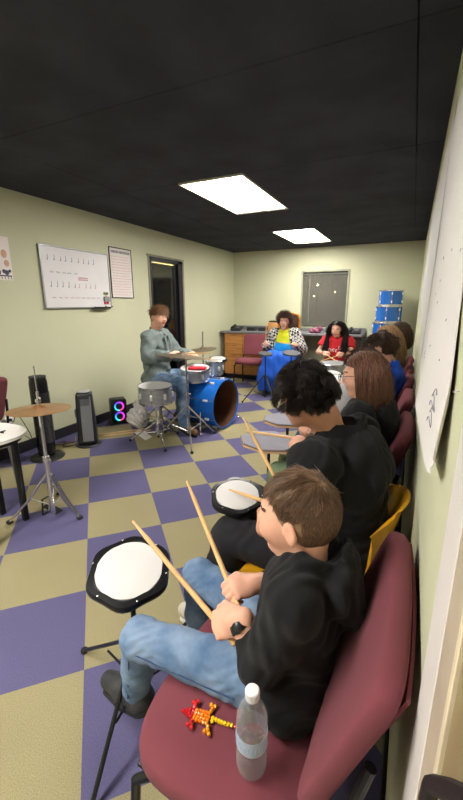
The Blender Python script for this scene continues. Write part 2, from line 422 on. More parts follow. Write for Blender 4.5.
def push(p, cc, rr):
    d = (p-cc)/rr; l = np.linalg.norm(d, axis=1, keepdims=True); return np.where(l < 1, cc+d/np.maximum(l, 1e-6)*rr, p)
def hairmat(name, a, b, rough=.45):
    if name in MATS: return MATS[name]
    m = mat(name, a, rough, 0, 0, spec=.35); nt = m.node_tree; L = nt.links; bs = nt.nodes['Principled BSDF']
    g = N(nt, 'ShaderNodeNewGeometry'); rp = N(nt, 'ShaderNodeValToRGB'); rp.color_ramp.elements[0].color = srgb(b); rp.color_ramp.elements[1].color = srgb(a)
    L.new(g.outputs['Random Per Island'], rp.inputs[0]); L.new(rp.outputs[0], bs.inputs['Base Color']); return m
# ---- whole figure
def person(label, s, P, az, N_, headc, haz, hp=0, htilt=0, hs=1.0, group=None, grip=None, wrists=None, elbows=None, knees=None, ankles=None, toes=None,
           top=None, topmat=None, hood=True, sleeve='long', pants=None, pbag=.014, shoes=None, hair=None, skinm=None, res=.006, thick=.016, sh_w=.165, fold=.004, wide=1.0, seed=1, extra=None, topname=None, ff=13, seatz=.4845, collar=False, shoesc=1.0, cuff=.012, sneck=.05, shdrop=.045):
    P, Nk, hc = V(P), V(N_), V(headc); F = V((cos(R(az)), sin(R(az)), 0)); Lf = V((-F.y, F.x, 0)); T = (Nk-P).normalized(); tl = (Nk-P).length
    Lsh = Lf
    M = hframe(haz, hp, htilt); skinm = skinm or skin
    Bf = vn(F-T*F.dot(T)); rot = np.array(Matrix((Bf, Lf, T)).transposed())
    def W(a): return P+T*(tl*a)
    SH = {1: Nk-T*shdrop*s+Lsh*sh_w*s, -1: Nk-T*shdrop*s-Lsh*sh_w*s}
    HP = {1: P+Lf*.088*s*wide-T*.02*s, -1: P-Lf*.088*s*wide-T*.02*s}
    B = SDF()
    def torso(S, e, k=.05):
        S.ell(W(.02), ((.112+e)*s*wide, (.158+e)*s*wide, .25*tl+e*s), rot, k)
        S.ell(W(.36), ((.105+e)*s*wide, (.142+e)*s*wide, .34*tl+e*s), rot, k)
        S.ell(W(.67), ((.106+e)*s, (.152+e)*s, .30*tl+e*s), rot, k)
        S.cap(SH[1]-Lsh*.02*s, SH[-1]+Lsh*.02*s, (.052+e*.8)*s, None, k)
    torso(B, 0)
    B.chain([Nk-T*.05*s, (Nk+hc)*.5+M @ V((-.02, 0, 0))*hs, hc+M @ V((-.028, 0, -.045))*hs], [sneck*1.15*s, sneck*s, sneck*s], .03)
    head_ops(B, hc, M, hs)
    EL = {}; WR = {}
    for sd in (1, -1):
        gi = None if not grip else grip.get(sd)
        if gi: g, sdir = V(gi[0]), V(gi[1])
        wr = V(wrists[sd]) if wrists and sd in wrists else None
        if wr is None and gi:
            e0 = V(elbows[sd]) if elbows and sd in elbows else ik(SH[sd], g, .28*s, .33*s, V((0, 0, -1))-F*.3+Lf*sd*.5)
            wr = grip_hand(B, g, sdir, g-e0, s if hs > .95 else s*1.08)
        el = V(elbows[sd]) if elbows and sd in elbows else ik(SH[sd], wr, .28*s, .25*s, V((0, 0, -1))-F*.3+Lf*sd*.6)
        if not gi: rest_hand(B, wr, wr-el, V((0, 0, 1)), s, -sd)
        EL[sd], WR[sd] = el, wr
        B.chain([SH[sd], el, wr], [.046*s, .037*s, .026*s], .02)
    KN, AN, TO = {}, {}, {}
    for sd in (1, -1):
        kn, an = V(knees[sd]), V(ankles[sd]); to = V(toes[sd]) if toes and sd in toes else an+F*.15*s+V((0, 0, -.05*s))
        KN[sd], AN[sd], TO[sd] = kn, an, to
        B.chain([HP[sd], kn], [.078*s, .054*s], .03); B.chain([kn, kn*.6+an*.4, an], [.052*s, .05*s, .034*s], .02)
        B.chain([an+V((0, 0, -.02*s)), to], [.034*s, .026*s], .02)
    sitc = V((P.x, P.y, seatz))+F*.11
    def sit(S): S.plane((P.x, P.y, seatz+.002), (0, 0, -1), sitc, .27, .01)
    sit(B); vs, q, _ = B.mesh(res)
    # material regions of the face
    ctr = vs[q].mean(1)-np.array(hc); lc = ctr@np.array(M)/hs
    mi = np.zeros(len(q), np.int32); x, y, z = lc[:, 0], lc[:, 1], lc[:, 2]
    mi[(x > .076) & (np.abs(y) < .024) & (z < -.0515) & (z > -.073)] = 1
    mi[(x > .06) & (np.abs(np.abs(y)-.032) < .02) & (np.abs(z-.0265-.004*np.cos((np.abs(y)-.03)*60)) < .0035)] = 2
    ey = (x > .07) & (((np.abs(y)-.031)/.0115)**2+((z-.004)/.0055)**2 < 1); mi[ey] = 3
    mi[ey & (((np.abs(y)-.031)**2+(z-.004)**2) < .0052**2)] = 4
    base = V((P.x, P.y, 0))
    body = obj('person', (vs, q, mi), [skinm, skinred, browm, eyew, eyed], loc=base, world=True, ang=0)
    setp(body, label, 'person', group)
    # ---- top
    if top:
        S = SDF(fold, ff, seed); torso(S, thick, .06)
        S.cap(W(-.08)-Lf*.07*s, W(-.08)+Lf*.07*s, (.115+thick)*s*wide, None, .04)
        for sd in (1, -1):
            el, wr, sh = EL[sd], WR[sd], SH[sd]
            if sleeve == 'long':
                u = (wr-el).normalized(); e = wr-u*cuff*s
                S.chain([sh, el], [(.055+thick)*s, (.044+thick)*s], .035); S.chain([el, e-u*.03*s], [(.046+thick)*s, (.034+thick*.8)*s], .02)
                S.cap(e-u*.02*s, e, (.031+thick*.5)*s, None, .006); S.plane(e+u*.003, u, e, .07*s)
            else:
                e = sh.lerp(el, .55); u = (el-sh).normalized(); S.chain([sh, e], [(.055+thick)*s, (.052+thick)*s], .035); S.plane(e, u, e+u*.04, .09*s)
        if hood:
            bk = -Bf
            S.chain([Nk+Bf*.055*s-T*.045*s, Nk+Lf*.078*s+T*.015*s, Nk+bk*.080*s+T*.048*s, Nk-Lf*.078*s+T*.015*s, Nk+Bf*.055*s-T*.045*s], [.022*s, .031*s, .038*s, .031*s, .022*s], .010)
            S.ell(Nk+bk*.105*s-T*.05*s, (.05*s, .12*s, .085*s), rot, .018); S.ell(Nk+bk*.15*s-T*.12*s, (.03*s, .07*s, .065*s), rot, .04)
            # opening of the lying hood
            S.ell(Nk+bk*.035*s+T*.065*s, (.068*s, .066*s, .062*s), rot, .012, True)
        else:
            S.ell(Nk+T*.06*s, (.062*s, .068*s, .07*s), rot, .01, True)
        if collar: S.chain([Nk+Bf*.07*s-T*.05*s-Lf*.0*s, Nk+Lf*.078*s+T*.0*s, Nk-Bf*.07*s+T*.03*s, Nk-Lf*.078*s, Nk+Bf*.07*s-T*.05*s], [.012*s, .018*s, .02*s, .018*s, .012*s], .015)
        if extra: extra(S, dict(W=W, F=F, L=Lf, T=T, B=Bf, s=s, SH=SH, rot=rot, N=Nk))
        sit(S); vs, q, mi2 = S.mesh(res)
        mi2 = None
        tm = topmat
        if callable(top):
            mi2 = top(vs[q].mean(1), dict(P=np.array(P), T=np.array(T), tl=tl)); tm = topmat
        obj(topname or ('hoodie' if hood else 'shirt'), (vs, q, mi2), tm, body, world=True, ang=0)
    if pants:
        S = SDF(fold*.62, ff*1.1, seed+3); b = pbag
        S.ell(W(.0), ((.116+b)*s*wide, (.16+b)*s*wide, (.10+b)*s), rot, .04)
        for sd in (1, -1):
            S.chain([HP[sd], KN[sd]], [(.084+b)*s, (.060+b)*s], .04); u = (AN[sd]-KN[sd]).normalized(); e = AN[sd]+u*.0
            S.chain([KN[sd], KN[sd].lerp(e, .45), e], [(.060+b)*s, (.056+b)*s, (.046+b)*s], .02); S.plane(e+u*.004, u, e+u*.05, .1*s)
        sit(S); v, q, _ = S.mesh(res); obj('trousers', (v, q, None), pants, body, world=True, ang=0)
    if shoes:
        for sd in (1, -1):
            an, to = AN[sd], TO[sd]; ax = to-an; d = vn(ax); up = vn(V((0, 0, 1))-d*d.z); lt = up.cross(d); rr = np.array(Matrix((d, lt, up)).transposed())
            dn = V((0, 0, -.035*s))
            heel = an-d*.035*s+dn*.55; toe = to+d*.015*s
            s0 = s; s = s*shoesc; S = SDF(); S.chain([heel, heel.lerp(toe, .5), toe], [.042*s, .042*s, .033*s], .02); S.chain([an+V((0, 0, .015*s)), heel], [.043*s, .043*s], .02)
            S.plane((heel+toe)/2-up*.028*s, -up, (heel+toe)/2, .25*s)
            v, q, _ = S.mesh(res); sh = obj('shoe', (v, q, None), shoes[0], body, world=True, ang=0)
            S = SDF(); z = -up*.035*s
            S.chain([heel+z*.9, heel.lerp(toe, .5)+z*.9, toe+z*.8], [.044*s, .045*s, .035*s], .01)
            mid = (heel+toe)/2; S.plane(mid-up*.02*s, up, mid, .25*s); S.plane(mid-up*.045*s, -up, mid, .25*s)
            v, q, _ = S.mesh(res*.8); obj('sole', (v, q, None), shoes[1], sh, world=True, ang=0); s = s0
    if hair:
        make_hair(body, hc, M, hs, h=max(.004, res), **hair)
    return body, dict(SH=SH, EL=EL, WR=WR, KN=KN, AN=AN, hc=hc, M=M, N=Nk, W=W, F=F, L=Lf, T=T, B=Bf)
def drumstick(tip, grip, label, group='hickory drumsticks', L=.40):
    """a stick whose tip is at tip and that passes through grip"""
    t, g = V(tip), V(grip); d = (g-t).normalized(); L = max(L, (g-t).length+.06); M = nrot(d)
    th = thing('drumstick', label, 'drumstick', t, 0, group)
    b = MB(); b.lathe([(.0001, 0), (.003, .001), (.0045, .005), (.0042, .009), (.003, .012), (.0045, .04), (.0068, .09), (.0072, L-.01), (.006, L-.002), (.0001, L)], (0, 0, 0), M, 12)
    o = obj('shaft', b, stickwood, th)
    return th
# ------------------------------------------------------------------ the room
def carpet():
    m = bpy.data.materials.new('checked_carpet'); m.use_nodes = True; nt = m.node_tree; L = nt.links; b = nt.nodes['Principled BSDF']
    b.inputs['Roughness'].default_value = .95; b.inputs['Specular IOR Level'].default_value = .15
    tc = N(nt, 'ShaderNodeTexCoord'); mp = N(nt, 'ShaderNodeMapping'); mp.vector_type = 'TEXTURE'
    mp.inputs['Location'].default_value = (-1.877*1.42, 1.712*1.42, 0); mp.inputs['Rotation'].default_value = (0, 0, .786); t = .323*1.42; mp.inputs['Scale'].default_value = (t, t, t)
    L.new(tc.outputs['Object'], mp.inputs[0])
    ad = N(nt, 'ShaderNodeVectorMath', operation='ADD'); ad.inputs[1].default_value = (0, 0, .5); L.new(mp.outputs[0], ad.inputs[0])
    ck = N(nt, 'ShaderNodeTexChecker', i_Scale=1.0); L.new(ad.outputs[0], ck.inputs['Vector'])
    ck.inputs['Color2'].default_value = srgb('615d81'); ck.inputs['Color1'].default_value = srgb('9c9270')
    nz = N(nt, 'ShaderNodeTexNoise', i_Scale=260.0, i_Detail=3.0); L.new(tc.outputs['Object'], nz.inputs['Vector'])
    n3 = N(nt, 'ShaderNodeTexNoise', i_Scale=2.2, i_Detail=5.0); L.new(tc.outputs['Object'], n3.inputs['Vector'])
    mx = N(nt, 'ShaderNodeMix', data_type='RGBA', blend_type='MULTIPLY'); mx.inputs[0].default_value = 1
    rp = N(nt, 'ShaderNodeValToRGB'); rp.color_ramp.elements[0].position = .3; rp.color_ramp.elements[0].color = (.72, .72, .72, 1); rp.color_ramp.elements[1].position = .7; rp.color_ramp.elements[1].color = (1.1, 1.1, 1.1, 1)
    r3 = N(nt, 'ShaderNodeValToRGB'); r3.color_ramp.elements[0].position = .3; r3.color_ramp.elements[0].color = (.88, .88, .88, 1); r3.color_ramp.elements[1].position = .7; r3.color_ramp.elements[1].color = (1, 1, 1, 1)
    m2 = N(nt, 'ShaderNodeMix', data_type='RGBA', blend_type='MULTIPLY'); m2.inputs[0].default_value = 1
    L.new(nz.outputs['Fac'], rp.inputs[0]); L.new(n3.outputs['Fac'], r3.inputs[0]); L.new(ck.outputs['Color'], mx.inputs[6]); L.new(rp.outputs[0], mx.inputs[7]); L.new(mx.outputs[2], m2.inputs[6]); L.new(r3.outputs[0], m2.inputs[7]); L.new(m2.outputs[2], b.inputs['Base Color'])
    bp = N(nt, 'ShaderNodeBump', i_Strength=.5, i_Distance=.004); L.new(nz.outputs['Fac'], bp.inputs['Height']); L.new(bp.outputs[0], b.inputs['Normal'])
    return m
def ceilmat():
    m = mat('black_ceiling_tile', '44454c', .95, 0, .1, 3, .3, 90, .12); return m
green = mat('green_painted_wall', 'c6c6a9', .75, 0, .015, 1.5, .06, 250, .25)
bb = mat('black_baseboard', '26262c', .5, 0, .05)
cream = mat('cream_trim', 'cbbfae', .6, 0, .02)
struct('floor', MB().box((-1.64, 2.3, -.05), (3.6, 9.95, .1)), carpet())
# ceiling of black lay-in panels: 1.22 m rows, with shallow grooves between the panels
b = MB(); cm = ceilmat()
xs = [XL-.05, -2.53, -.09, XR+.05]; ys = [YF-.1, -1.89, -.67, .55, 1.77, 2.99, 4.21, 5.43, 6.65, YB+.05]
b.box((-1.64, 2.3, ZC+.06), (3.6, 9.95, .08))
lights = [(-1.63, 3.63), (-1.63, 6.03), (-1.63, -.06), (-1.63, -1.28)]
for i in range(3):
    for j in range(9):
        x0, x1, y0, y1 = xs[i], xs[i+1], ys[j], ys[j+1]; segs = [(x0, x1)]
        for lx, ly in lights:
            if i == 1 and y0-.1 < ly-.5 and y1+.1 > ly+.5: segs = [(x0, lx-.305), (lx+.305, x1)]
        for a, c in segs: b.box(((a+c)/2, (y0+y1)/2, ZC+.012), (c-a-.004, y1-y0-.004, .024), .004, 1)
struct('ceiling', b, cm)
def wall_with_hole(name, axis, at, lo, hi, holes, m, th=.12, sgn=1):
    b = MB(); cur = lo; c = at+sgn*th/2
    def bx(u0, u1, z0, z1):
        if u1-u0 < .001 or z1-z0 < .001: return
        if axis == 'x': b.box((c, (u0+u1)/2, (z0+z1)/2), (th, u1-u0, z1-z0))
        else: b.box(((u0+u1)/2, c, (z0+z1)/2), (u1-u0, th, z1-z0))
    for (u0, u1, z0, z1) in holes:
        bx(cur, u0, 0, ZC+.02); bx(u0, u1, 0, z0); bx(u0, u1, z1, ZC+.02); cur = u1
    bx(cur, hi, 0, ZC+.02); return struct(name, b, m)
wall_with_hole('wall_left', 'x', XL, YF, YB, [(4.43, 5.26, 0, 2.06)], green, sgn=-1)
wall_with_hole('wall_back', 'y', YB, XL-.12, XR+.12, [(-1.93, -1.10, .99, 1.99)], green, sgn=1)
wall_with_hole('wall_right', 'x', XR, YF, YB, [], green, sgn=1)
wall_with_hole('wall_front', 'y', YF, XL-.12, XR+.12, [], green, sgn=-1)
struct('baseboard_left', MB().box((XL+.006, 5.26+(YB-5.26)/2, .055), (.012, YB-5.26, .11), .003, 1).box((XL+.006, (YF+4.43)/2, .055), (.012, 4.43-YF, .11), .003, 1), bb)
struct('baseboard_back', MB().box((-1.64, YB-.006, .055), (3.4, .012, .11), .003, 1), bb)
struct('baseboard_right', MB().box((XR-.006, 3.9, .055), (.012, 6.55, .11), .003, 1), bb)
# ---- doorway in the left wall: dark frame, glazed door, corridor beyond
fr = mat('dark_bronze_frame', '1d1b22', .4, .3, 0)
gl = mat('smoked_glass', '8b918c', .04, 0, 0, trans=1, ior=1.03)
def glassmat(name, tint, a, rough=.03):
    if name in MATS: return MATS[name]
    m = bpy.data.materials.new(name); m.use_nodes = True; nt = m.node_tree; L = nt.links; nt.nodes.remove(nt.nodes['Principled BSDF'])
    tr = N(nt, 'ShaderNodeBsdfTransparent'); tr.inputs[0].default_value = srgb(tint); g = N(nt, 'ShaderNodeBsdfGlossy', i_Roughness=rough); mx = N(nt, 'ShaderNodeMixShader')
    fr_ = N(nt, 'ShaderNodeFresnel', i_IOR=1.45); ad = N(nt, 'ShaderNodeMath', operation='ADD'); ad.inputs[1].default_value = a; L.new(fr_.outputs[0], ad.inputs[0])
    L.new(ad.outputs[0], mx.inputs[0]); L.new(tr.outputs[0], mx.inputs[1]); L.new(g.outputs[0], mx.inputs[2]); L.new(mx.outputs[0], nt.nodes['Material Output'].inputs[0]); MATS[name] = m; return m
pane = glassmat('window_glass', 'dfe4e0', .02)
b = MB(); x = XL-.04
b.box((x, 4.455, 1.03), (.10, .05, 2.06), .004, 1).box((x, 5.205, 1.03), (.10, .11, 2.06), .004, 1).box((x, 4.845, 2.035), (.10, .83, .05), .004, 1)
d1 = struct('door_1', b, fr)
struct('door_trim', MB().box((XL+.004, 4.845, 2.075), (.02, .93, .03), .003, 1).box((XL+.004, 4.415, 1.03), (.02, .03, 2.06), .003, 1).box((XL+.004, 5.28, 1.03), (.02, .04, 2.06), .003, 1), mat('taupe_trim', '8e8a78', .6), d1)
struct('glass_pane', MB().box((XL-.05, 4.81, 1.03), (.006, .66, 1.92)), pane, d1)
struct('door_stile', MB().box((XL-.05, 5.115, 1.0), (.035, .07, 1.98), .004, 1).box((XL-.05, 4.8, .12), (.035, .64, .2), .004, 1), fr, d1)
cw = mat('corridor_wall', '9ba090', .8)
struct('wall_corridor', MB().box((XL-1.75, 5.0, 1.2), (.06, 3.2, 2.5)).box((XL-.95, 6.55, 1.2), (1.7, .06, 2.5)).box((XL-.95, 3.4, 1.2), (1.7, .06, 2.5)), cw)
struct('floor_corridor', MB().box((XL-.95, 5.0, -.05), (1.66, 3.2, .1)), mat('corridor_floor', '4a463e', .7))
struct('ceiling_corridor', MB().box((XL-.95, 5.0, 2.46), (1.66, 3.2, .06)), mat('corridor_ceiling', '8a8a84', .8))
cd = struct('door_2', MB().box((XL-1.69, 5.62, 1.0), (.05, .95, 2.0), .006, 1), mat('dark_grey_door', '4a4e4c', .6))
struct('door_2_knob', MB().ball((XL-1.62, 6.0, 1.0), .03), steel, cd)
w = thing('corridor_fill_lamp', 'unseen lamp added to light the corridor behind the glazed door', 'ceiling light', (XL-1.0, 5.9, 2.38))  # unseen lamp, added to brighten the corridor through the glass
obj('base', MB().lathe([(.09, .05), (.09, .035), (.0001, .035)]), steel, w)
obj('globe', MB().ball((0, 0, .0), (.08, .08, .04)), mat('corridor_fill_glow', 'fff0c8', .5, 0, 0, emit='ffe2a8', estr=320), w)
# ---- back window with half-closed blinds
wf = mat('window_frame_paint', 'a7a890', .6)
w1 = struct('window_1', MB().box((-1.515, YB+.02, 2.0), (.87, .08, .03), .003, 1).box((-1.515, YB-.01, .98), (.9, .05, .03), .003, 1).box((-1.935, YB+.02, 1.49), (.03, .08, 1.0), .003, 1).box((-1.095, YB+.02, 1.49), (.03, .08, 1.0), .003, 1), wf)
struct('window_glass', MB().box((-1.515, YB+.09, 1.49), (.82, .006, .98)), pane, w1)
def scrim():
    m = bpy.data.materials.new('grey_blind_fabric'); m.use_nodes = True; nt = m.node_tree; L = nt.links; b = nt.nodes['Principled BSDF']; b.inputs['Base Color'].default_value = srgb('6c6a60'); b.inputs['Roughness'].default_value = .8
    tr = N(nt, 'ShaderNodeBsdfTransparent'); mx = N(nt, 'ShaderNodeMixShader'); mx.inputs[0].default_value = .6; L.new(tr.outputs[0], mx.inputs[1]); L.new(b.outputs[0], mx.inputs[2]); L.new(mx.outputs[0], nt.nodes['Material Output'].inputs[0]); return m
bl = thing('vertical_blind', 'grey vertical blind closed across the dark back window', 'blind', (-1.515, YB+.045, 1.0))
b = MB()
for i in range(9): b.box((-.366+i*.0915, 0, .475), (.089, .0015, .93), rot=rz(7))
obj('slats', b, scrim(), bl); obj('head_rail', MB().box((0, 0, .955), (.82, .035, .035), .004, 1), mat('rail_grey', '6c6c64', .6), bl)
obj('cord', MB().tube([(-.28, -.024, .94), (-.282, -.024, .5), (-.278, -.024, .08)], .004, 6), mat('cord_grey', 'aaa89c', .7), bl)
struct('ground_outside', MB().box((-1.5, 13, -.3), (14, 11, .1)), mat('night_asphalt', '1c1c1e', .9))
for (x, z, r, lb) in ((-3.19, 2.07, .022, 'pale glowing ball for a window reflection behind the blind, highest of three'), (-2.57, 1.82, .016, 'small glowing ball for a window reflection at right behind the blind'), (-3.31, 1.69, .016, 'orange glowing ball for a window reflection low behind the blind')):  # glowing balls outside stand in for light reflections on the window pane
    y = 14.0; p = V((x*1.0-.0, y, z)); t = thing('reflection_dot', lb, 'window reflection', (p.x, y, -.25), 0, None)
    obj('post', MB().tube([(0, 0, 0), (0, 0, z-.02)], .02), blackm, t); obj('globe', MB().ball((0, 0, z+.25), r*1.5), mat('reflection_glow', 'ffe8c0', .5, 0, 0, emit='ffdca8', estr=30), t)  # post added only to carry the glowing reflection ball
# ---- ceiling lights
diff = mat('lit_diffuser', 'ffffff', .6, 0, 0, emit='fffbf3', estr=13.0)
for i, (x, y) in enumerate(lights):
    lab = ['bright square-edged ceiling light panel nearer the camera', 'bright ceiling light panel nearer the back wall', 'ceiling light panel just outside the top of the view', 'ceiling light panel behind the camera'][i]
    t = thing('ceiling_light', lab, 'ceiling light', (x, y, ZC))
    b = MB()
    for (cx, cy, dx, dy) in ((-.296, 0, .018, 1.22), (.296, 0, .018, 1.22), (0, -.601, .574, .018), (0, .601, .574, .018)): b.box((cx, cy, .012), (dx, dy, .03), .002, 1)
    obj('frame', b, mat('light_frame', 'd8d0b8', .5, 0, 0), t); obj('diffuser', MB().box((0, 0, .014), (.572, 1.182, .012)), diff, t)
# ---- right wall: casing of the door beside the camera
wt = mat('white_casing', 'd9d2cf', .45, 0, .01)
struct('trim_1', MB().box((XR-.002, .45, 1.0), (.004, .10, 2.1), .001, 1), wt)
tr = struct('trim_2', MB().box((XR-.0015, .362, 1.0), (.003, .075, 2.08), .001, 1), mat('beige_jamb', 'b9a996', .55))
struct('trim_3', MB().box((XR-.003, .318, 1.0), (.006, .012, 2.08), .001, 1), mat('pale_bead', 'dccdb0', .5))
dr = struct('door_3', MB().box((XR-.001, .0, 1.02), (.002, .62, 2.04)), mat('tan_door', '9d8b6a', .35, 0, .1, 4, col2='83714e'))
# ------------------------------------------------------------------ wall things
ink = mat('grey_ink', '77777f', .6, 0, 0); pink = mat('pink_ink', 'c98f9b', .6, 0, 0); wbm = mat('whiteboard_surface', 'dcd9dc', .25, 0, .01)
Y0, Y1, Z0, Z1 = 2.69, 3.61, 1.385, 1.985; xc = XL+.012
t = thing('whiteboard', 'whiteboard with faint grey and pink music notes on the left wall', 'whiteboard', (XL, (Y0+Y1)/2, Z0))
obj('board', MB().box((xc, (Y0+Y1)/2, (Z0+Z1)/2), (.018, Y1-Y0, Z1-Z0), .002, 1), wbm, t, world=True)
b = MB()
for (cy, cz, dy, dz) in (((Y0+Y1)/2, Z0, Y1-Y0+.02, .014), ((Y0+Y1)/2, Z1, Y1-Y0+.02, .014), (Y0, (Z0+Z1)/2, .014, Z1-Z0), (Y1, (Z0+Z1)/2, .014, Z1-Z0)): b.box((XL+.014, cy, cz), (.026, dy, dz), .003, 1)
obj('frame', b, mat('grey_aluminium', '9b9ba0', .35, .8, 0), t, world=True)
obj('marker_tray', MB().box((XL+.045, 3.42, Z0-.008), (.06, .26, .010), .003, 1).box((XL+.072, 3.42, Z0+.0), (.006, .26, .018), .002, 1), darkgrey, t, world=True)
b = MB(); b2 = MB(); rr = random.Random(3); X = XL+.0225
for row, z in enumerate((1.86, 1.74, 1.60, 1.49)):
    n = 9 if row != 1 else 5
    for i in range(n):
        y = Y0+.08+i*.075+rr.random()*.02; h = .035+rr.random()*.02
        q = b2 if (row == 3 or (row == 2 and i > 4)) else b
        if row in (0, 2): q.tube([(X, y, z), (X, y, z+h)], .0022, 4); q.ball((X, y-.006, z), (.001, .009, .007), None, 8, 5)
        else: q.tube([(X, y+k*.009, z+.008*sin(k*2.1+i)) for k in range(6)], .002, 4)
for i in range(8): b2.tube([(X, 3.14+k*.012, 1.70+.006*sin(k*2+i)-.02*(i % 2)) for k in range(12)], .0018, 4)
obj('staff_notes', b, ink, t, world=True); obj('pink_notes', b2, pink, t, world=True)
for i, (nm, c) in enumerate((('red', 'b8323a'), ('green', '3c7a4a'), ('black', '222226'), ('dark red', '8c2c3c'))):
    p = (XL+.04+.012*(i % 2), 3.335+i*.052, Z0+.0035)
    k = thing('dry_erase_marker', f'{nm} marker lying in the whiteboard tray', 'marker', p, 0, 'markers in the whiteboard tray')
    obj('barrel', MB().lathe([(.0001, 0), (.0075, .001), (.0075, .075), (.0001, .076)], (0, 0, .0072), nrot((0, 1, 0)), 10), white, k)
    obj('cap', MB().lathe([(.0082, 0), (.0082, .035), (.005, .038), (.0001, .038)], (0, .074, .0072), nrot((0, 1, 0)), 10), mat('marker_'+nm, c, .4, 0, 0), k)
k = thing('eraser_caddy', 'small caddy with green and red magnets stuck low on the whiteboard', 'caddy', (XL+.024, 3.53, 1.46))
obj('tray', MB().box((.012, 0, .02), (.024, .085, .06), .004), mat('caddy_grey', '8f8f92', .4), k)
for dy, dz, c in ((-.022, .085, '4a7a34'), (.018, .085, '5a6a2e'), (-.022, -.025, 'c23a4a'), (.02, -.02, 'a84a3a'), (.0, .05, 'c8a050')): obj('magnet', MB().box((.006, dy, dz), (.012, .03, .028), .004), mat('magnet_'+c, c, .4, 0, 0), k)
# laminated chart
Y0, Y1, Z0, Z1 = 3.66, 4.05, 1.50, 2.085
t = thing('wall_chart', 'tall printed chart with a thin dark border beside the whiteboard', 'chart', (XL, (Y0+Y1)/2, Z0))
obj('sheet', MB().box((XL+.004, (Y0+Y1)/2, (Z0+Z1)/2), (.006, Y1-Y0, Z1-Z0)), mat('chart_paper', 'd9d0cc', .5, 0, .01), t, world=True)
b = MB()
for (cy, cz, dy, dz) in (((Y0+Y1)/2, Z0, Y1-Y0, .010), ((Y0+Y1)/2, Z1, Y1-Y0, .012), (Y0, (Z0+Z1)/2, .010, Z1-Z0), (Y1, (Z0+Z1)/2, .010, Z1-Z0)): b.box((XL+.0065, cy, cz), (.011, dy, dz))
obj('border', b, mat('dark_border', '3b3138', .5), t, world=True)
b = MB(); b2 = MB(); rr = random.Random(8); yy = Y0+.03
while yy < Y1-.04:
    wdt = rr.uniform(.012, .03); b.box((XL+.0075, yy+wdt/2, Z1-.045), (.002, wdt, .028)); yy += wdt+.008
for i in range(15):
    z = Z1-.1-i*.032; yy = Y0+.03
    while yy < Y1-.06:
        wdt = rr.uniform(.02, .06); b2.box((XL+.0072, yy+wdt/2, z), (.001, wdt, .006)); yy += wdt+.012
obj('heading', b, ink, t, world=True); obj('printed_lines', b2, pink, t, world=True)
# picture poster cut by the left frame edge
t = thing('picture_poster', 'white poster with peach shapes and a dark drawing, left of the whiteboard', 'poster', (XL, 2.25, 1.63))
obj('sheet', MB().box((XL+.004, 2.2, 1.82), (.006, .38, .37)), mat('poster_paper', 'e2d8d4', .5, 0, .01), t, world=True)
b = MB()
for (y, z, r) in ((2.33, 1.86, .03), (2.345, 1.78, .025), (2.2, 1.9, .05)): b.ball((XL+.0075, y, z), (.001, r, r*1.2), None, 14, 8)
obj('peach_shapes', b, mat('peach_ink', 'dfae94', .6), t, world=True)
b = MB()
for (y, z, r) in ((2.31, 1.71, .018), (2.335, 1.70, .022), (2.365, 1.715, .014), (2.25, 1.70, .03)): b.ball((XL+.0075, y, z), (.001, r, r), None, 12, 8)
b.box((XL+.0075, 2.28, 1.672), (.002, .2, .010)); 
for k in range(6): b.tube([(XL+.008, 2.22+k*.03, 1.672), (XL+.008, 2.225+k*.03, 1.643)], .003, 4)
obj('dark_drawing', b, mat('navy_ink', '3c4258', .6), t, world=True)
# outlet and cords
t = thing('power_outlet', 'white power outlet low on the left wall with two black plugs', 'outlet', (XL, 2.143, .30))
obj('cover_plate', MB().box((XL+.004, 2.143, .343), (.008, .075, .115), .003), white, t, world=True)
for z in (.322, .366): obj('plug', MB().box((XL+.022, 2.143, z), (.028, .03, .024), .006).tube([(XL+.036, 2.143, z), (XL+.055, 2.15, z-.02)], .004, 6), black, t, world=True)
def cord(name, pts, parent, m=black, r=.0035):
    P = [V(p) for p in pts]; out = []
    for i in range(len(P)-1):
        p0, p1, p2, p3 = P[max(i-1, 0)], P[i], P[i+1], P[min(i+2, len(P)-1)]
        for k in range(6):
            t = k/6; out.append(.5*((2*p1)+(p2-p0)*t+(2*p0-5*p1+4*p2-p3)*t*t+(3*p1-p0-3*p2+p3)*t**3))
    out.append(P[-1]); q = R(-1)*0; rt = parent.rotation_euler.z; L0 = parent.location
    return obj(name, MB().tube([Matrix.Rotation(-rt, 3, 'Z') @ (p-L0) for p in out], r, 6), m, parent)
# big paper sheets taped on the right wall (curling away from it)
pap = mat('flip_chart_paper', 'dcd7d6', .75, 0, .015, 3, .1, 20, .3)
def strip(name, label, rows, m, th=.0008):
    b = MB(); b.sheet(rows, th); return b
rows = []    # (Y, ztop, zbottom, X top, X bottom)
prof = [(.612, 1.19, 1.165, .052, .050), (.65, 1.31, 1.150, .064, .048), (.72, 1.43, 1.140, .068, .046), (.80, 1.62, 1.138, .068, .044), (.90, 1.9, 1.148, .068, .040), (1.05, 2.1, 1.166, .068, .032), (1.16, 2.1, 1.165, .068, .038), (1.3, 2.1, 1.15, .068, .046), (1.56, 2.1, 1.12, .068, .054), (1.8, 2.1, 1.13, .068, .056), (2.1, 2.1, 1.15, .068, .058)]
for (y, zt, zb, x0, x1) in prof:
    rows.append([(x0+(x1-x0)*(k/8)**2+.0015*sin(y*9+k), y, zt+(zb-zt)*k/8) for k in range(9)])
t = thing('flip_chart_sheet', 'large white paper with a curled lower corner and pen scribbles on the right wall', 'paper sheet', (.06, .9, 1.0))
obj('paper', strip('p', '', rows, pap), pap, t, world=True)
b = MB(); rr = random.Random(5)
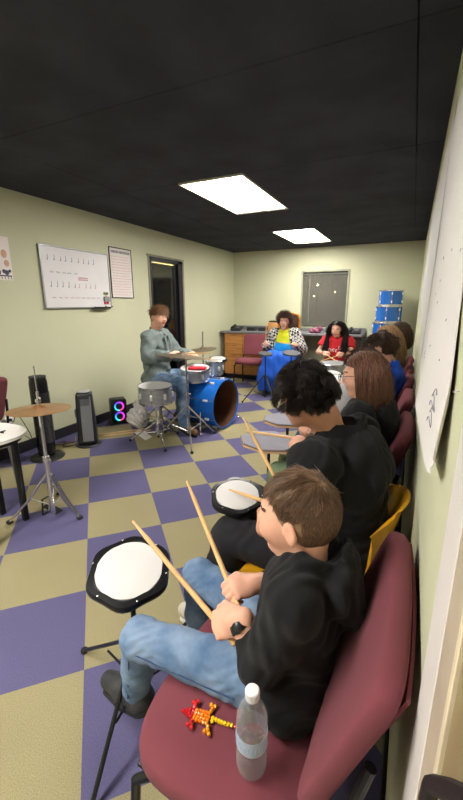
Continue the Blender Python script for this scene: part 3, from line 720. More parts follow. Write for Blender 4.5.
def sheetx(y, z):
    for i in range(len(prof)-1):
        if prof[i][0] <= y <= prof[i+1][0]:
            f = (y-prof[i][0])/(prof[i+1][0]-prof[i][0]); zt, zb, x0, x1 = [prof[i][k]*(1-f)+prof[i+1][k]*f for k in (1, 2, 3, 4)]; q = (zt-z)/(zt-zb); return x0+(x1-x0)*q*q-.0022+.0015*sin(y*9+q*8)
    return .05
for i in range(2):
    cy, cz = .775+.012*i, 1.195+i*.03; b.tube([(sheetx(cy+.030*cos(a), cz+.006*a)-.001, cy+.030*cos(a), cz+.004*a+.008*sin(a*1.7)) for a in [k*.35 for k in range(30)]], .0006, 4)
for i in range(14):
    cy, cz = rr.uniform(.8, 1.2), rr.uniform(1.25, 1.55); b.tube([(sheetx(cy+k*.004, cz), cy+k*.004, cz+.003*sin(k*2)) for k in range(4)], .0003, 4)
obj('pen_scribbles', b, mat('pen_ink', '585470', .6, 0, 0), t, world=True)
rows = []
for i in range(12):
    y = 1.9+i*.2; zt, zb = 2.18, 1.17+.012*(i % 3)+.33*(i/11); rows.append([(.067-.012*(k/6)**2*(1+.5*sin(i*2.1)), y, zt+(zb-zt)*k/6) for k in range(7)])
t = thing('banner_paper', 'long white paper banner running along the right wall towards the back', 'paper sheet', (.06, 3.0, 1.3))
obj('paper', strip('p', '', rows, pap), mat('banner_paper_white', 'cfccca', .75, 0, .01), t, world=True)
setp(obj('nail', MB().tube([(XR, .60, 1.30), (XR-.007, .602, 1.298)], .001, 6).ball((XR-.007, .602, 1.298), .0015), steel, world=True, loc=(XR, .86, 1.21)), 'small nail sticking out of the right wall beside the white paper', 'nail')
# ------------------------------------------------------------------ chairs
def sq(n, e, rx, ry):
    out = []
    for i in range(n):
        a = 2*pi*i/n; c, s = cos(a), sin(a); out.append((rx*abs(c)**(2/e)*(1 if c > 0 else -1), ry*abs(s)**(2/e)*(1 if s > 0 else -1)))
    return out
def cushion(b, rx, ry, th, e=4, n=56, fz=None):
    rings = [(0.92, -.5), (.975, -.42), (1, -.2), (1, .12), (.99, .33), (.97, .43), (.93, .5), (.75, .56), (.4, .60), (.02, .61)]
    o = sq(n, e, rx, ry); vs = []; fs = []
    for (k, z) in rings:
        for (x, y) in o:
            q = V((x*k, y*k, z*th)); vs.append(fz(q) if fz else q)
    for i in range(len(rings)-1):
        for j in range(n): fs.append([i*n+j, i*n+(j+1) % n, (i+1)*n+(j+1) % n, (i+1)*n+j])
    fs.append(list(range(n))[::-1]); fs.append([(len(rings)-1)*n+j for j in range(n)]); b.add(vs, fs)
def maroon_chair(label, loc, rot, group='maroon padded stacking chairs'):
    t = thing('stacking_chair', label, 'chair', loc, rot, group)
    b = MB(); cushion(b, .225, .262, .06, 3.6, fz=lambda q: V((q.x+.005, q.y*(1-.08*(-q.x/.225 if q.x < 0 else 0)), q.z+.447-.02*max(q.x/.225, 0)**3-.006*(q.x < -.1))))
    obj('seat', b, maroon, t, ang=0)
    b = MB()
    def fb(q):   # q: x across height, y across width, z thickness
        h = q.x/.185; z = .70+q.x; x = -.186-.120*(h+1)/2+.012*(q.y/.24)**2
        return V((x+q.z*.95-.004, q.y*(1.0+.04*h), z+q.z*.25))
    cushion(b, .185, .228, .045, 9, n=96, fz=fb); obj('backrest', b, maroon, t, ang=0)
    obj('back_shell', MB().sheet([[(-.186-.120*(h+1)/2+.012*(y/.24)**2-.026, y, .70+h*.158) for y in [-.205+.041*k for k in range(11)]] for h in (-1, -.5, 0, .5, 1)], .006), maroon, t)
    obj('seat_pan', MB().box((0, 0, .408), (.38, .46, .014), .006), black, t)
    for s in (-1, 1):
        obj('leg', MB().tube([(.15, s*.225, .40), (.19, s*.235, .37), (.215, s*.245, .012)], .0115, 10).lathe([(.014, 0), (.014, .025), (.012, .03)], (.215, s*.245, 0), n=10), blackm, t)
        obj('leg', MB().tube([(-.15, s*.225, .40), (-.19, s*.235, .37), (-.235, s*.245, .012)], .0115, 10).lathe([(.014, 0), (.014, .025), (.012, .03)], (-.235, s*.245, 0), n=10), blackm, t)
        obj('back_upright', MB().tube([(-.12, s*.236, .41), (-.19, s*.236, .43), (-.232, s*.225, .50), (-.262, s*.215, .60), (-.285, s*.205, .70)], .010, 10), blackm, t)
    for x in (.16, -.16): obj('frame_rail', MB().tube([(x, -.226, .398), (x, .226, .398)], .010, 8), blackm, t)
    return t
CH = maroon_chair('nearest maroon padded chair, with a bottle and a bead lizard on its seat', (-.270, .69, 0), 180)
for (x, y, r, lb) in ((-.27, 1.86, 180, 'maroon chair under the long-haired girl in a black hoodie'),
                      (-.27, 2.46, 180, 'maroon chair under the person in a light grey hoodie'),
                      (-.27, 3.04, 180, 'maroon chair under the person in a royal blue hoodie'),
                      (-.27, 3.62, 180, 'maroon chair under the blonde person'), (-.27, 4.22, 180, 'farthest maroon chair along the right wall, under the person in dark pink'),
                      (-2.52, 6.12, -88, 'empty maroon chair in front of the wooden drawers'),
                      (-1.87, 6.10, -88, 'maroon chair under the person in the checkered jacket'),
                      (-.98, 5.82, -90, 'maroon chair under the woman in the red shirt'),
                      (-3.10, 1.60, 180, 'empty maroon chair at the left edge behind the white table')):
    dup(CH, (x, y, 0), r, lb)
# yellow moulded shell chair
t = thing('shell_chair', 'yellow moulded plastic chair under the curly-haired teen in black', 'chair', (-.255, 1.27, 0), 180)
yel = mat('yellow_plastic', 'e0a21c', .35, 0, .03, coat=.2)
prof = [(.235, .415), (.225, .44), (.19, .455), (.10, .447), (0, .44), (-.10, .44), (-.17, .455), (-.215, .50), (-.24, .57), (-.265, .65), (-.285, .73), (-.30, .785), (-.315, .80)]
rows = []
for i, (x, z) in enumerate(prof):
    row = []; bk = max(0, (i-6)/6)
    for k in range(17):
        u = -1+k/8; wd = .225-.025*bk-.03*(bk**4)
        row.append((x+bk*.10*abs(u)**2.2+.005*bk, u*wd, z+(1-bk)*.03*abs(u)**3-bk*bk*.085*abs(u)**3))
    rows.append(row)
obj('shell', MB().sheet(rows, .009), yel, t, ang=50)
for s in (-1, 1):
    obj('leg', MB().tube([(.12, s*.14, .432), (.15, s*.18, .40), (.21, s*.23, .012)], .0105, 10), chrome, t); obj('leg', MB().tube([(-.10, s*.14, .43), (-.14, s*.18, .40), (-.23, s*.23, .012)], .0105, 10), chrome, t)
for x in (.12, -.10): obj('frame_rail', MB().tube([(x, -.14, .427), (x, .14, .427)], .009, 8), chrome, t)
# ------------------------------------------------------------------ practice pads and stands
def tripod(root, c, top, foot=.28, az=0, m=blackm, hub=.30, n=3, r=.009, feet=None):
    c = V(c); obj('post', MB().tube([c+V((0, 0, .09)), c+V((0, 0, top*.55))], r*1.3, 10).tube([c+V((0, 0, top*.5)), c+V((0, 0, top))], r, 10), m, root, world=True)
    obj('collar', MB().lathe([(.0, -.02), (r*2.1, -.02), (r*2.1, .02), (.0, .02)], c+V((0, 0, top*.55)), n=12).box(c+V((r*3, 0, top*.55)), (.03, .008, .018), .003), m, root, world=True)
    for k in range(n):
        a = R(az+k*360/n); e = V(feet[k]) if feet else c+V((cos(a)*foot, sin(a)*foot, .012)); d = (e-c); d.z = 0; d.normalize()
        lg = obj('leg', MB().tube([c+d*r*1.2+V((0, 0, hub)), e], r*.85, 8).tube([c+V((0, 0, .11)), c.lerp(e, .5)*1.0+V((0, 0, (hub)*.42))], r*.55, 6), m, root, world=True)
        obj('rubber_foot', MB().ball(e, (r*1.7, r*1.7, r*1.6), None, 10, 6), rubber, lg, world=True)
def lobes(R0, n=6, d=.06, m=48): return [((R0*(1-d*(.5-.5*cos(n*a)))*cos(a), R0*(1-d*(.5-.5*cos(n*a)))*sin(a))) for a in [2*pi*i/m for i in range(m)]]
def pad(label, c, tilt, taz, feet=None, az=0, R0=.130, group='round white practice pads on black stands', detail=True):
    c = V(c); n = V((sin(R(tilt))*cos(R(taz)), sin(R(tilt))*sin(R(taz)), cos(R(tilt)))); M = nrot(n); t = thing('practice_pad', label, 'practice pad', (c.x, c.y, 0), 0, group)
    b = MB(); o = lobes(R0, 6, .085)
    rings = [(.80, -.026), (.97, -.024), (1, -.016), (1, -.004), (.97, .003), (.83, .004), (.80, .001), (.78, -.004)]
    vs = [c+M @ V((x*k, y*k, z)) for k, z in rings for x, y in o]; m = len(o); fs = [[i*m+j, i*m+(j+1) % m, (i+1)*m+(j+1) % m, (i+1)*m+j] for i in range(len(rings)-1) for j in range(m)]; fs += [list(range(m))[::-1]]
    b.add(vs, fs); obj('rim', b, mat('black_rim', '121214', .3, 0, .03), t, world=True)
    obj('head', MB().lathe([(R0*.775, -.006), (R0*.775, .0035), (R0*.71, .005), (.0001, .005)], c, M, 40), padhead, t, world=True)
    if detail:
        for k in range(6):
            a = R(60*k+20); obj('tension_bolt', MB().ball(c+M @ V((R0*.885*cos(a), R0*.885*sin(a), .005)), (.0035, .0035, .0025), None, 8, 5), chrome, t, world=True)
    s = c-n*.03; obj('clamp', MB().tube([c-n*.026, s+V((0, 0, -.02))], .014, 10), blackm, t, world=True)
    tripod(t, (s.x, s.y, 0), s.z-.015, az=az, feet=feet); return t
P1 = pad('round white practice pad in a black rim in front of the boy, nearest of all', (-.742, .79, .590), 14, -50, feet=[(-1.10, .868, .012), (-.69, .50, .012), (-.56, 1.06, .012)], R0=.137)
P2 = pad('white practice pad in a black rim in front of the curly-haired teen', (-.575, 1.265, .66), 12, -60, feet=[(-.80, 1.45, .012), (-.80, 1.06, .012), (-.42, 1.36, .012)], R0=.115)
gp = mat('grey_pad_rubber', '8a8794', .7, 0, .02)
def octpad(label, c, rx, ry, ang, ht, wo=False):
    c = V(c); t = thing('practice_pad', label, 'practice pad', (c.x, c.y, 0), 0, 'grey eight-sided practice pads'); M = rz(ang)
    o = [(rx*cos(R(22.5+45*k))/cos(R(22.5)), ry*sin(R(22.5+45*k))/cos(R(22.5))) for k in range(8)]
    obj('base', MB().poly([c+M @ V((x, y, -.02)) for x, y in o], (0, 0, .016)), mat('pale_pad_wood', 'c9a47c', .5), t, world=True)
    obj('top_sheet', MB().poly([c+M @ V((x*.97, y*.97, -.004)) for x, y in o], (0, 0, .006)), gp, t, world=True)
    obj('edge_band', MB().tube([c+M @ V((x*1.0, y*1.0, -.0045)) for x, y in o], .0022, 5, True), mat('dark_brown_edge', '3a2420', .6), t, world=True)
    obj('clamp', MB().tube([c+V((0, 0, -.021)), c+V((0, 0, -.06))], .022, 10).box(c+V((.03, 0, -.04)), (.05, .014, .02), .003), blackm, t, world=True)
    tripod(t, (c.x, c.y, 0), c.z-.05, az=40); return t
octpad('grey eight-sided practice pad with a pale wooden edge, nearer of the two', (-.655, 1.87, .68), .165, .14, -20, .66)
octpad('grey eight-sided practice pad half hidden behind the curly-haired head', (-.66, 2.24, .70), .15, .13, 15, .68)
for i, (x, y, z, lb) in enumerate(((-1.20, 4.55, .665, 'white round practice pad right of the blue skirt'), (-.72, 4.0, .70, 'white round pad just below the silver drum of the woman in red'), (-.575, 3.55, .74, 'white round pad tilted beside the glasses of the long-haired girl'), (-.50, 3.15, .73, 'white round pad lowest of the stack by the long-haired girl'))):
    pad(lb, (x, y, z), 8 if i else 4, -60, az=20*i, R0=.13, detail=False)
dk = mat('dark_pad_top', '3c3e44', .6)
for i, (x, y, z, lb) in enumerate(((-1.84, 5.02, .74, 'small dark practice pad on a black tripod, left of the blue skirt'), (-1.49, 5.12, .755, 'larger dark practice pad on a black stand before the blue skirt'))):
    t = thing('practice_pad', lb, 'practice pad', (x, y, 0), 0, 'dark practice pads before the blue skirt')
    r = .10+.035*i; obj('pad_top', MB().lathe([(.0001, -.02), (r, -.02), (r, -.004), (r*.96, 0), (.0001, 0)], (x, y, z), nrot((.1, -.15, 1)), 8 if i else 24), dk, t, world=True)
    tripod(t, (x, y, 0), z-.015, az=200+60*i, foot=.33, hub=.42)
# ------------------------------------------------------------------ drums
def drum(name, label, c, axis, r, dep, shell, group=None, lugs=8, front=True, headm=None, inside=None, roll=0, cat='drum', twolug=True, lugw=.024):
    """axis points from the bottom head to the top head; c = middle of the top head"""
    c = V(c); M = nrot(axis) @ Matrix.Rotation(R(roll), 3, 'Z'); t = thing(name, label, cat, (c.x, c.y, c.z-dep), 0, group); ax = M @ V((0, 0, 1))
    if front: obj('shell', MB().lathe([(r*.96, -dep+.004), (r*.96, -.004), (r, -.004), (r, -dep+.004), (r*.96, -dep+.004)], c, M, 48), shell, t, world=True)
    else: obj('shell', MB().lathe([(r*.985, -dep+.01), (r*.985, 0), (r, 0), (r, -dep), (r*.985, -dep+.01)], c, M, 56), [shell], t, world=True)
    if inside: obj('shell_inside', MB().lathe([(r*.975, -dep+.012), (r*.975, -.002), (r*.984, -.002), (r*.984, -dep+.012), (r*.975, -dep+.012)], c, M, 56), inside, t, world=True)
    hh = .02 if r < .25 else .03
    for z in (0, -dep):
        s = 1 if z == 0 else -1
        if not front and s == 1: hm = bluewrap
        else: hm = chrome
        obj('hoop', MB().lathe([(r*1.0, z-s*hh*.5), (r*1.035, z-s*hh*.5), (r*1.035, z+s*hh*.35), (r*1.01, z+s*hh*.45), (r*.985, z+s*hh*.35), (r*1.0, z-s*hh*.5)], c, M, 56), hm, t, world=True)
    if front: obj('head', MB().lathe([(.0001, .0), (r*.99, .0), (r*.99, -.004), (.0001, -.004)], c, M, 48), headm or padhead, t, world=True)
    obj('bottom_head', MB().lathe([(.0001, -dep+.004), (r*.98, -dep+.004), (r*.98, -dep), (.0001, -dep)], c, M, 48), headm or padhead, t, world=True)
    for k in range(lugs):
        a = 2*pi*(k+.5)/lugs; zs = (-dep*.22, -dep*.78) if twolug and dep > .2 else (-dep*.5,)
        for z in zs: lg = obj('lug', MB().box(c+M @ V((r*1.03*cos(a), r*1.03*sin(a), z)), (lugw, lugw, min(lugw*2.4, dep*.5)), .006, 2, M @ Matrix.Rotation(a, 3, 'Z')), lugm, t, world=True)
        obj('tension_rod', MB().tube([c+M @ V((r*1.045*cos(a), r*1.045*sin(a), .004)), c+M @ V((r*1.045*cos(a), r*1.045*sin(a), -dep-.004))], .0035, 6), chrome, lg, world=True)
    return t
dkwood = mat('dark_drum_interior', '6e4530', .6, 0, .1, 4)
bd = drum('bass_drum', 'big blue bass drum lying on its side with an open brown front', (-1.86, 3.76, .295), (1, -.09, .0), .28, .44, bluewrap, lugs=8, front=False, inside=dkwood)
for s in (-1, 1):
    e = (-2.02+.08+.05*s, 3.79+s*.40, .012); obj('spur', MB().tube([(-2.02+.03*s, 3.79+s*.295, .24), e], .007, 8).ball(e, .013, None, 10, 6), chrome, bd, world=True)
sparkle = mat('silver_shell', 'adb0b4', .3, .6, .06, 30)
drum('snare_drum', 'silver snare drum on a tripod stand left of the drummer', (-2.30, 3.03, .615), (.03, -.03, 1), .172, .165, sparkle, 'silver drums', lugs=8, twolug=False)
drum('tom_drum', 'silver tom drum with a red band on top, behind the blue bass drum', (-2.18, 3.62, .715), (.05, -.12, 1), .165, .125, sparkle, 'silver drums', lugs=6)
drum('tom_drum', 'small clear-grey drum on a rod above the far edge of the blue bass drum', (-2.31, 4.34, .685), (0, 0, 1), .11, .17, mat('grey_shell', '9aa0a4', .25, .6, .06, 20), 'silver drums', lugs=6)
k = setp(obj('towel', MB().box((-2.13, 3.60, .722), (.20, .12, .026), .012, 3, rz(20)), mat('red_cloth', 'c42638', .85, 0, .05), world=True, loc=(-2.15, 3.58, .71)), 'folded red cloth lying on the silver tom drum', 'cloth')
def stand(name, label, c, top, feet_r, az, cat='stand', hub=.34, group=None, basket=None):
    t = thing(name, label, cat, (c[0], c[1], 0), 0, group); tripod(t, (c[0], c[1], 0), top, foot=feet_r, az=az, m=chrome, hub=hub, r=.010)
    if basket:
        for k in range(3):
            a = R(az+60+k*120); p = V((c[0], c[1], top)); d = V((cos(a), sin(a), 0))
            obj('basket_arm', MB().tube([p, p+d*basket*.6+V((0, 0, .01)), p+d*basket*1.12+V((0, 0, .015)), p+d*basket*1.12+V((0, 0, .05))], .006, 8), chrome, t, world=True)
    return t
stand('snare_stand', 'chrome tripod stand under the silver snare drum', (-2.31, 3.04), .415, .30, 200, hub=.22, basket=.15)
bronze = mat('bronze_cymbal', 'b98a5c', .32, .75, .06, 10, .05, 60); dbronze = mat('dark_bronze_cymbal', '8a7a66', .35, .75, .06, 10)
def cymbal(label, c, n, r, m, name='cymbal', group=None):
    c = V(c); M = nrot(n); t = thing(name, label, 'cymbal', c, 0, group); b = MB()
    pr = [(.0065, .030*r/.2), (.03*r/.2, .026*r/.2), (.045*r/.2, .016*r/.2), (.055*r/.2, .012*r/.2), (r*.6, .006), (r, -.004)]
    b.lathe(pr+[(x, z-.0018) for x, z in pr[::-1]]+[pr[0]], c, M, 56); obj('plate', b, m, t, world=True)
    obj('felt', MB().lathe([(.0, .03*r/.2), (.014, .03*r/.2), (.014, .03*r/.2+.012), (.0, .03*r/.2+.012)], c, M, 14), mat('grey_felt', '8b8880', .9), t, world=True)
    obj('wing_nut', MB().tube([c+M @ V((-.014, 0, .03*r/.2+.02)), c+M @ V((.014, 0, .03*r/.2+.02))], .005, 8).lathe([(.0001, 0), (.007, 0), (.007, .014), (.0001, .014)], c+M @ V((0, 0, .03*r/.2+.012)), M, 10), chrome, t, world=True); return t
cymbal('wide dark cymbal across the front of the drummer', (-2.06, 3.17, .915), (.06, .10, 1), .25, dbronze)
stand('cymbal_stand', 'chrome tripod stand of the wide dark cymbal', (-2.03, 3.20), .94, .36, 67, hub=.38)
cymbal('small cymbal on a tall rod right of the drummer\'s hands', (-2.40, 4.20, .855), (-.05, -.1, 1), .18, dbronze)
stand('cymbal_stand', 'slim chrome stand with a tall rod under the small cymbal', (-2.40, 4.20), 1.08, .22, 20, hub=.3)
t = stand('drum_stand', 'thin chrome stand under the small clear-grey drum', (-2.31, 4.34), .51, .2, 50, hub=.2)
pad('small white pad in a black rim behind the drum kit', (-2.42, 4.66, .676), 8, -60, az=30, R0=.14, detail=False, group=None)
# bass drum pedal
t = thing('bass_drum_pedal', 'chrome pedal on the floor behind the blue bass drum', 'pedal', (-2.42, 3.8, 0))
obj('footboard', MB().box((-2.50, 3.78, .045), (.22, .075, .008), .003, 1, Matrix.Rotation(R(-12), 3, 'Y')), steel, t, world=True); obj('base', MB().box((-2.48, 3.78, .008), (.30, .09, .012), .003, 1), blackm, t, world=True)
obj('upright', MB().tube([(-2.37, 3.74, .01), (-2.37, 3.74, .20), (-2.37, 3.82, .20), (-2.37, 3.82, .01)], .008, 8), chrome, t, world=True); obj('beater', MB().tube([(-2.37, 3.78, .19), (-2.335, 3.78, .33)], .004, 6).ball((-2.33, 3.78, .34), .022), chrome, t, world=True)
# stool
t = thing('drum_stool', 'round black padded stool under the drummer', 'stool', (-2.60, 3.50, 0))
obj('seat', MB().lathe([(.0001, .43), (.155, .43), (.17, .445), (.17, .48), (.155, .50), (.0001, .505)], (-2.60, 3.50, 0), n=36), mat('black_vinyl', '1a1a1c', .4, 0, .04), t, world=True)
tripod(t, (-2.60, 3.50, 0), .43, foot=.27, az=75, m=chrome, hub=.27, r=.011)
# crumpled clear bag behind the snare stand
t = SDF(fold=.02, ff=26, seed=2); t.ell((-2.80, 3.33, .12), (.13, .12, .12), None, .05).ell((-2.72, 3.26, .22), (.08, .07, .14), None, .05); v, q, _ = t.mesh(.009)
setp(obj('plastic_bag', (v, q, None), mat('clear_grey_plastic', 'cfccc8', .25, 0, .06, 12, coat=.4), world=True, loc=(-2.8, 3.33, 0), ang=0), 'crumpled pale plastic bag on the floor by the drum stool', 'bag')
# hi-hat style cymbal at left with chrome stand
cymbal('bronze cymbal on a tall chrome stand at the left side', (-2.045, 1.51, .79), (-.03, .03, 1), .185, bronze)
t = thing('cymbal_stand', 'tall chrome hi-hat stand with a folding tripod at the left side', 'stand', (-2.06, 1.51, 0))
cc = V((-2.045, 1.51, 0)); obj('upper_rod', MB().tube([cc+V((0, 0, .45)), cc+V((0, 0, 1.06))], .004, 8), chrome, t, world=True)
obj('clutch', MB().lathe([(.0, .80), (.011, .80), (.011, .83), (.018, .835), (.018, .85), (.008, .855), (.008, .90), (.0, .90)], cc, n=14).box(cc+V((.016, 0, .86)), (.024, .006, .014), .002), chrome, t, world=True)
obj('cymbal_seat', MB().lathe([(.0, .745), (.012, .745), (.03, .775), (.0, .777)], cc, n=20), black, t, world=True)
obj('post', MB().tube([cc+V((0, 0, .06)), cc+V((0, 0, .46))], .016, 12).tube([cc+V((0, 0, .44)), cc+V((0, 0, .745))], .011, 12), chrome, t, world=True)
obj('collar', MB().lathe([(.0, .43), (.022, .43), (.022, .47), (.0, .47)], cc, n=14).box(cc+V((.03, 0, .45)), (.03, .008, .02), .003), chrome, t, world=True)
for e in ((-2.29, 1.36, .014), (-1.91, 1.60, .014), (-2.32, 1.78, .014)):
    e = V(e); d = (e-cc); d.z = 0; d.normalize(); n = d.cross(V((0, 0, 1)))
    lg = obj('leg', MB().tube([cc+d*.018+n*.010+V((0, 0, .34)), cc.lerp(e, .5)+n*.018+V((0, 0, .16)), e+n*.006], .008, 8).tube([cc+d*.018-n*.010+V((0, 0, .34)), cc.lerp(e, .5)-n*.018+V((0, 0, .16)), e-n*.006], .008, 8).tube([cc+V((0, 0, .12)), cc.lerp(e, .45)+V((0, 0, .17))], .005, 8), chrome, t, world=True)
    obj('rubber_foot', MB().ball(e, (.022, .022, .014), None, 12, 6), rubber, lg, world=True)
b = MB(); b.tube([(-2.171, 1.521, .012), (-2.17, 1.60, .012), (-2.155, 1.60, .13), (-2.156, 1.521, .13)], .007, 8, True); obj('pedal_frame', b, blackm, t, world=True)
obj('footboard', MB().box((-2.10, 1.55, .06), (.13, .06, .008), .003, 1, rz(0) @ Matrix.Rotation(R(12), 3, 'Y')), blackm, t, world=True)
obj('chain', MB().tube([(-2.035, 1.47, .10), (-2.045, 1.505, .2)], .004, 6), chrome, t, world=True)
# white table at left
t = thing('side_table', 'white rounded table top on black square legs at the left edge', 'table', (-2.22, 1.28, 0))
cx, cy = -2.29, 1.30
obj('table_top', MB().poly([(cx+x, cy+y, .64) for x, y in sq(40, 2.4, .24, .20)], (0, 0, .018)), white, t, world=True, ang=40)
obj('top_frame', MB().poly([(cx+x, cy+y, .61) for x, y in sq(40, 2.4, .21, .17)], (0, 0, .029)), blackm, t, world=True, ang=40)
for x, y in ((-2.235, 1.44), (-2.45, 1.42), (-2.14, 1.16), (-2.44, 1.16)): obj('leg', MB().box((x, y, .306), (.035, .035, .612), .004, 1), blackm, t, world=True)
setp(obj('drum_key', MB().tube([(-2.25, 1.34, .663), (-2.18, 1.35, .663)], .004, 8).tube([(-2.21, 1.31, .663), (-2.21, 1.38, .663)], .004, 8).box((-2.27, 1.33, .667), (.06, .03, .016), .004), black, world=True, loc=(-2.14, 1.3, .658)), 'small black metal piece lying on the white table', 'key')
setp(obj('metal_tube', MB().tube([(-2.52, 1.62, .008), (-2.56, 1.60, .62)], .016, 12), steel, world=True, loc=(-2.52, 1.62, 0)), 'grey metal tube standing on end behind the white table', 'tube')
# ------------------------------------------------------------------ appliances along the left wall
t = thing('tower_fan', 'tall black tower fan on a round base, farthest left on the carpet', 'fan', (-3.03, 2.26, 0))
obj('base', MB().lathe([(.0001, 0), (.15, 0), (.155, .008), (.14, .02), (.05, .03), (.0001, .032)], n=36), black, t)
obj('body', MB().lathe([(.06, .028), (.078, .05), (.080, .4), (.078, .73), (.070, .775), (.0001, .785)], n=32), mat('gloss_black', '101012', .22, 0, .0), t)
b = MB()
for i in range(40): b.tube([(.083*cos(a), .083*sin(a), .17+i*.012) for a in [R(-75+k*15) for k in range(11)]], .0022, 4)
obj('grille', b, darkgrey, t); obj('control_ring', MB().lathe([(.05, .782), (.072, .776), (.072, .79), (.05, .792)], n=32), darkgrey, t)
t = thing('tower_heater', 'dark grey tower heater with a silver side panel on the carpet', 'heater', (-2.93, 2.68, 0), -50)
obj('base', MB().lathe([(.0001, 0), (.125, 0), (.13, .008), (.115, .02), (.0001, .022)], n=36), darkgrey, t)
b = MB(); b.box((0, 0, .295), (.165, .175, .55), .035, 4, fn=lambda q: V((q.x*(1-.12*(q.z/.275)), q.y*(1-.12*(q.z/.275)), q.z))); obj('body', b, mat('heater_body', '26272b', .4), t)
b = MB(); b.box((0, 0, 0), (.010, .105, .47), .004, 1)
for i in range(15): b.box((.006, -.046+i*.0065, 0), (.004, .0025, .45))
o = obj('grille', b, mat('silver_grille', '8d8e93', .45, .4, .03), t); o.location = (.083, .015, .30); o.rotation_euler = (0, R(-4.5), 0)
obj('top_cap', MB().lathe([(.0001, .578), (.055, .578), (.06, .573), (.06, .566)], n=28, sx=1.1, sy=1.15), mat('silver_top', 'b4b4b4', .4, .5, 0), t)
obj('display', MB().box((.055, -.088, .36), (.038, .012, .085), .004, 1), mat('display_grey', '6b6d72', .3), t)
t = thing('speaker', 'small black speaker with two glowing rainbow rings by the left wall', 'speaker', (-3.16, 3.40, 0), -38)
obj('base', MB().box((.02, 0, .011), (.15, .24, .022), .006), black, t)
obj('cabinet', MB().box((0, 0, .165), (.17, .19, .285), .025, 3), mat('speaker_black', '1e1f22', .4), t)
def ringmat():
    m = bpy.data.materials.new('rainbow_led'); m.use_nodes = True; nt = m.node_tree; L = nt.links; b = nt.nodes['Principled BSDF']
    tc = N(nt, 'ShaderNodeTexCoord'); g = N(nt, 'ShaderNodeTexGradient', gradient_type='RADIAL'); mp = N(nt, 'ShaderNodeMapping'); mp.inputs['Rotation'].default_value = (0, R(90), 0)
    L.new(tc.outputs['Object'], mp.inputs[0]); L.new(mp.outputs[0], g.inputs[0]); h = N(nt, 'ShaderNodeCombineColor', mode='HSV'); h.inputs[1].default_value = .97; h.inputs[2].default_value = 1
    mr = N(nt, 'ShaderNodeMapRange'); mr.inputs['To Min'].default_value = .45; mr.inputs['To Max'].default_value = 1.0
    L.new(g.outputs[0], mr.inputs[0]); L.new(mr.outputs[0], h.inputs[0]); L.new(h.outputs[0], b.inputs['Emission Color']); b.inputs['Emission Strength'].default_value = .55; b.inputs['Base Color'].default_value = (.1, .1, .1, 1); return m
rm = ringmat()
for z in (.10, .225):
    o = obj('cone', MB().lathe([(.0001, .001), (.015, .004), (.04, .0), (.04, -.006)], (0, 0, 0), nrot((1, 0, 0)), 28), darkgrey, t); o.location = (.0865, 0, z)
    r_ = obj('light_ring', MB().lathe([(.040, .0), (.043, .006), (.055, .006), (.058, .0)], (0, 0, 0), nrot((1, 0, 0)), 40), rm, t); r_.location = (.0865, 0, z)
setp(obj('paper_sheet', MB().sheet([[(-2.74+.28*a, 3.16-.05*a+.12*c-.09*a, .004+.004*sin(a*5)) for c in (0, .5, 1)] for a in (0, .33, .66, 1)], .001), pap, world=True, loc=(-2.6, 3.1, 0)), 'white sheet of paper lying on the carpet under the snare stand', 'paper')
for i, (a, c, lb) in enumerate((((-3.05, 2.90, .008), (-2.66, 3.36, .008), 'long pale stick on the carpet beside the grey heater'), ((-3.0, 2.86, .008), (-2.60, 3.30, .008), 'pale stick lying parallel to another between heater and speaker'))):
    a, c = V(a), V(c); t = thing('drumstick', lb, 'drumstick', a, 0, 'sticks on the carpet'); obj('shaft', MB().lathe([(.0001, 0), (.004, .003), (.005, .01), (.008, .06), (.008, (c-a).length), (.0001, (c-a).length+.002)], (0, 0, 0), nrot(c-a), 10), mat('pale_stick', 'd2b083', .5), t)
t = thing('power_strip', 'small white power block on the carpet right of the lit speaker', 'power strip', (-2.78, 3.50, 0), 20); obj('body', MB().box((0, 0, .02), (.10, .05, .036), .006), white, t)
FAN = [o for o in COL.objects if o.name.startswith('tower_fan')][0]; HEA = [o for o in COL.objects if o.name.startswith('tower_heater')][0]; SPK = [o for o in COL.objects if o.get('category') == 'speaker'][0]
cord('power_cord', [(XL+.06, 2.15, .35), (XL+.10, 2.17, .42), (XL+.12, 2.24, .25), (XL+.09, 2.32, .05), (-3.22, 2.36, .006), (-3.10, 2.32, .012)], FAN)
cord('power_cord', [(XL+.06, 2.15, .30), (XL+.07, 2.3, .12), (XL+.06, 2.5, .006), (-3.2, 2.62, .006), (-3.1, 2.50, .006), (-3.02, 2.62, .006), (-2.95, 2.68, .03)], HEA)
cord('tan_cord', [(-3.24, 2.5, .006), (-3.12, 2.66, .006), (-3.22, 2.78, .006), (-3.06, 2.84, .006), (-3.16, 2.95, .006), (-2.93, 2.68, .01)], HEA, mat('tan_cord', '9a7046', .6, 0, 0))
cord('power_cord', [(-3.12, 3.40, .006), (-2.95, 3.46, .006), (-2.72, 3.5, .006), (-2.62, 3.42, .006), (-2.7, 3.3, .006), (-2.85, 3.28, .006)], SPK)
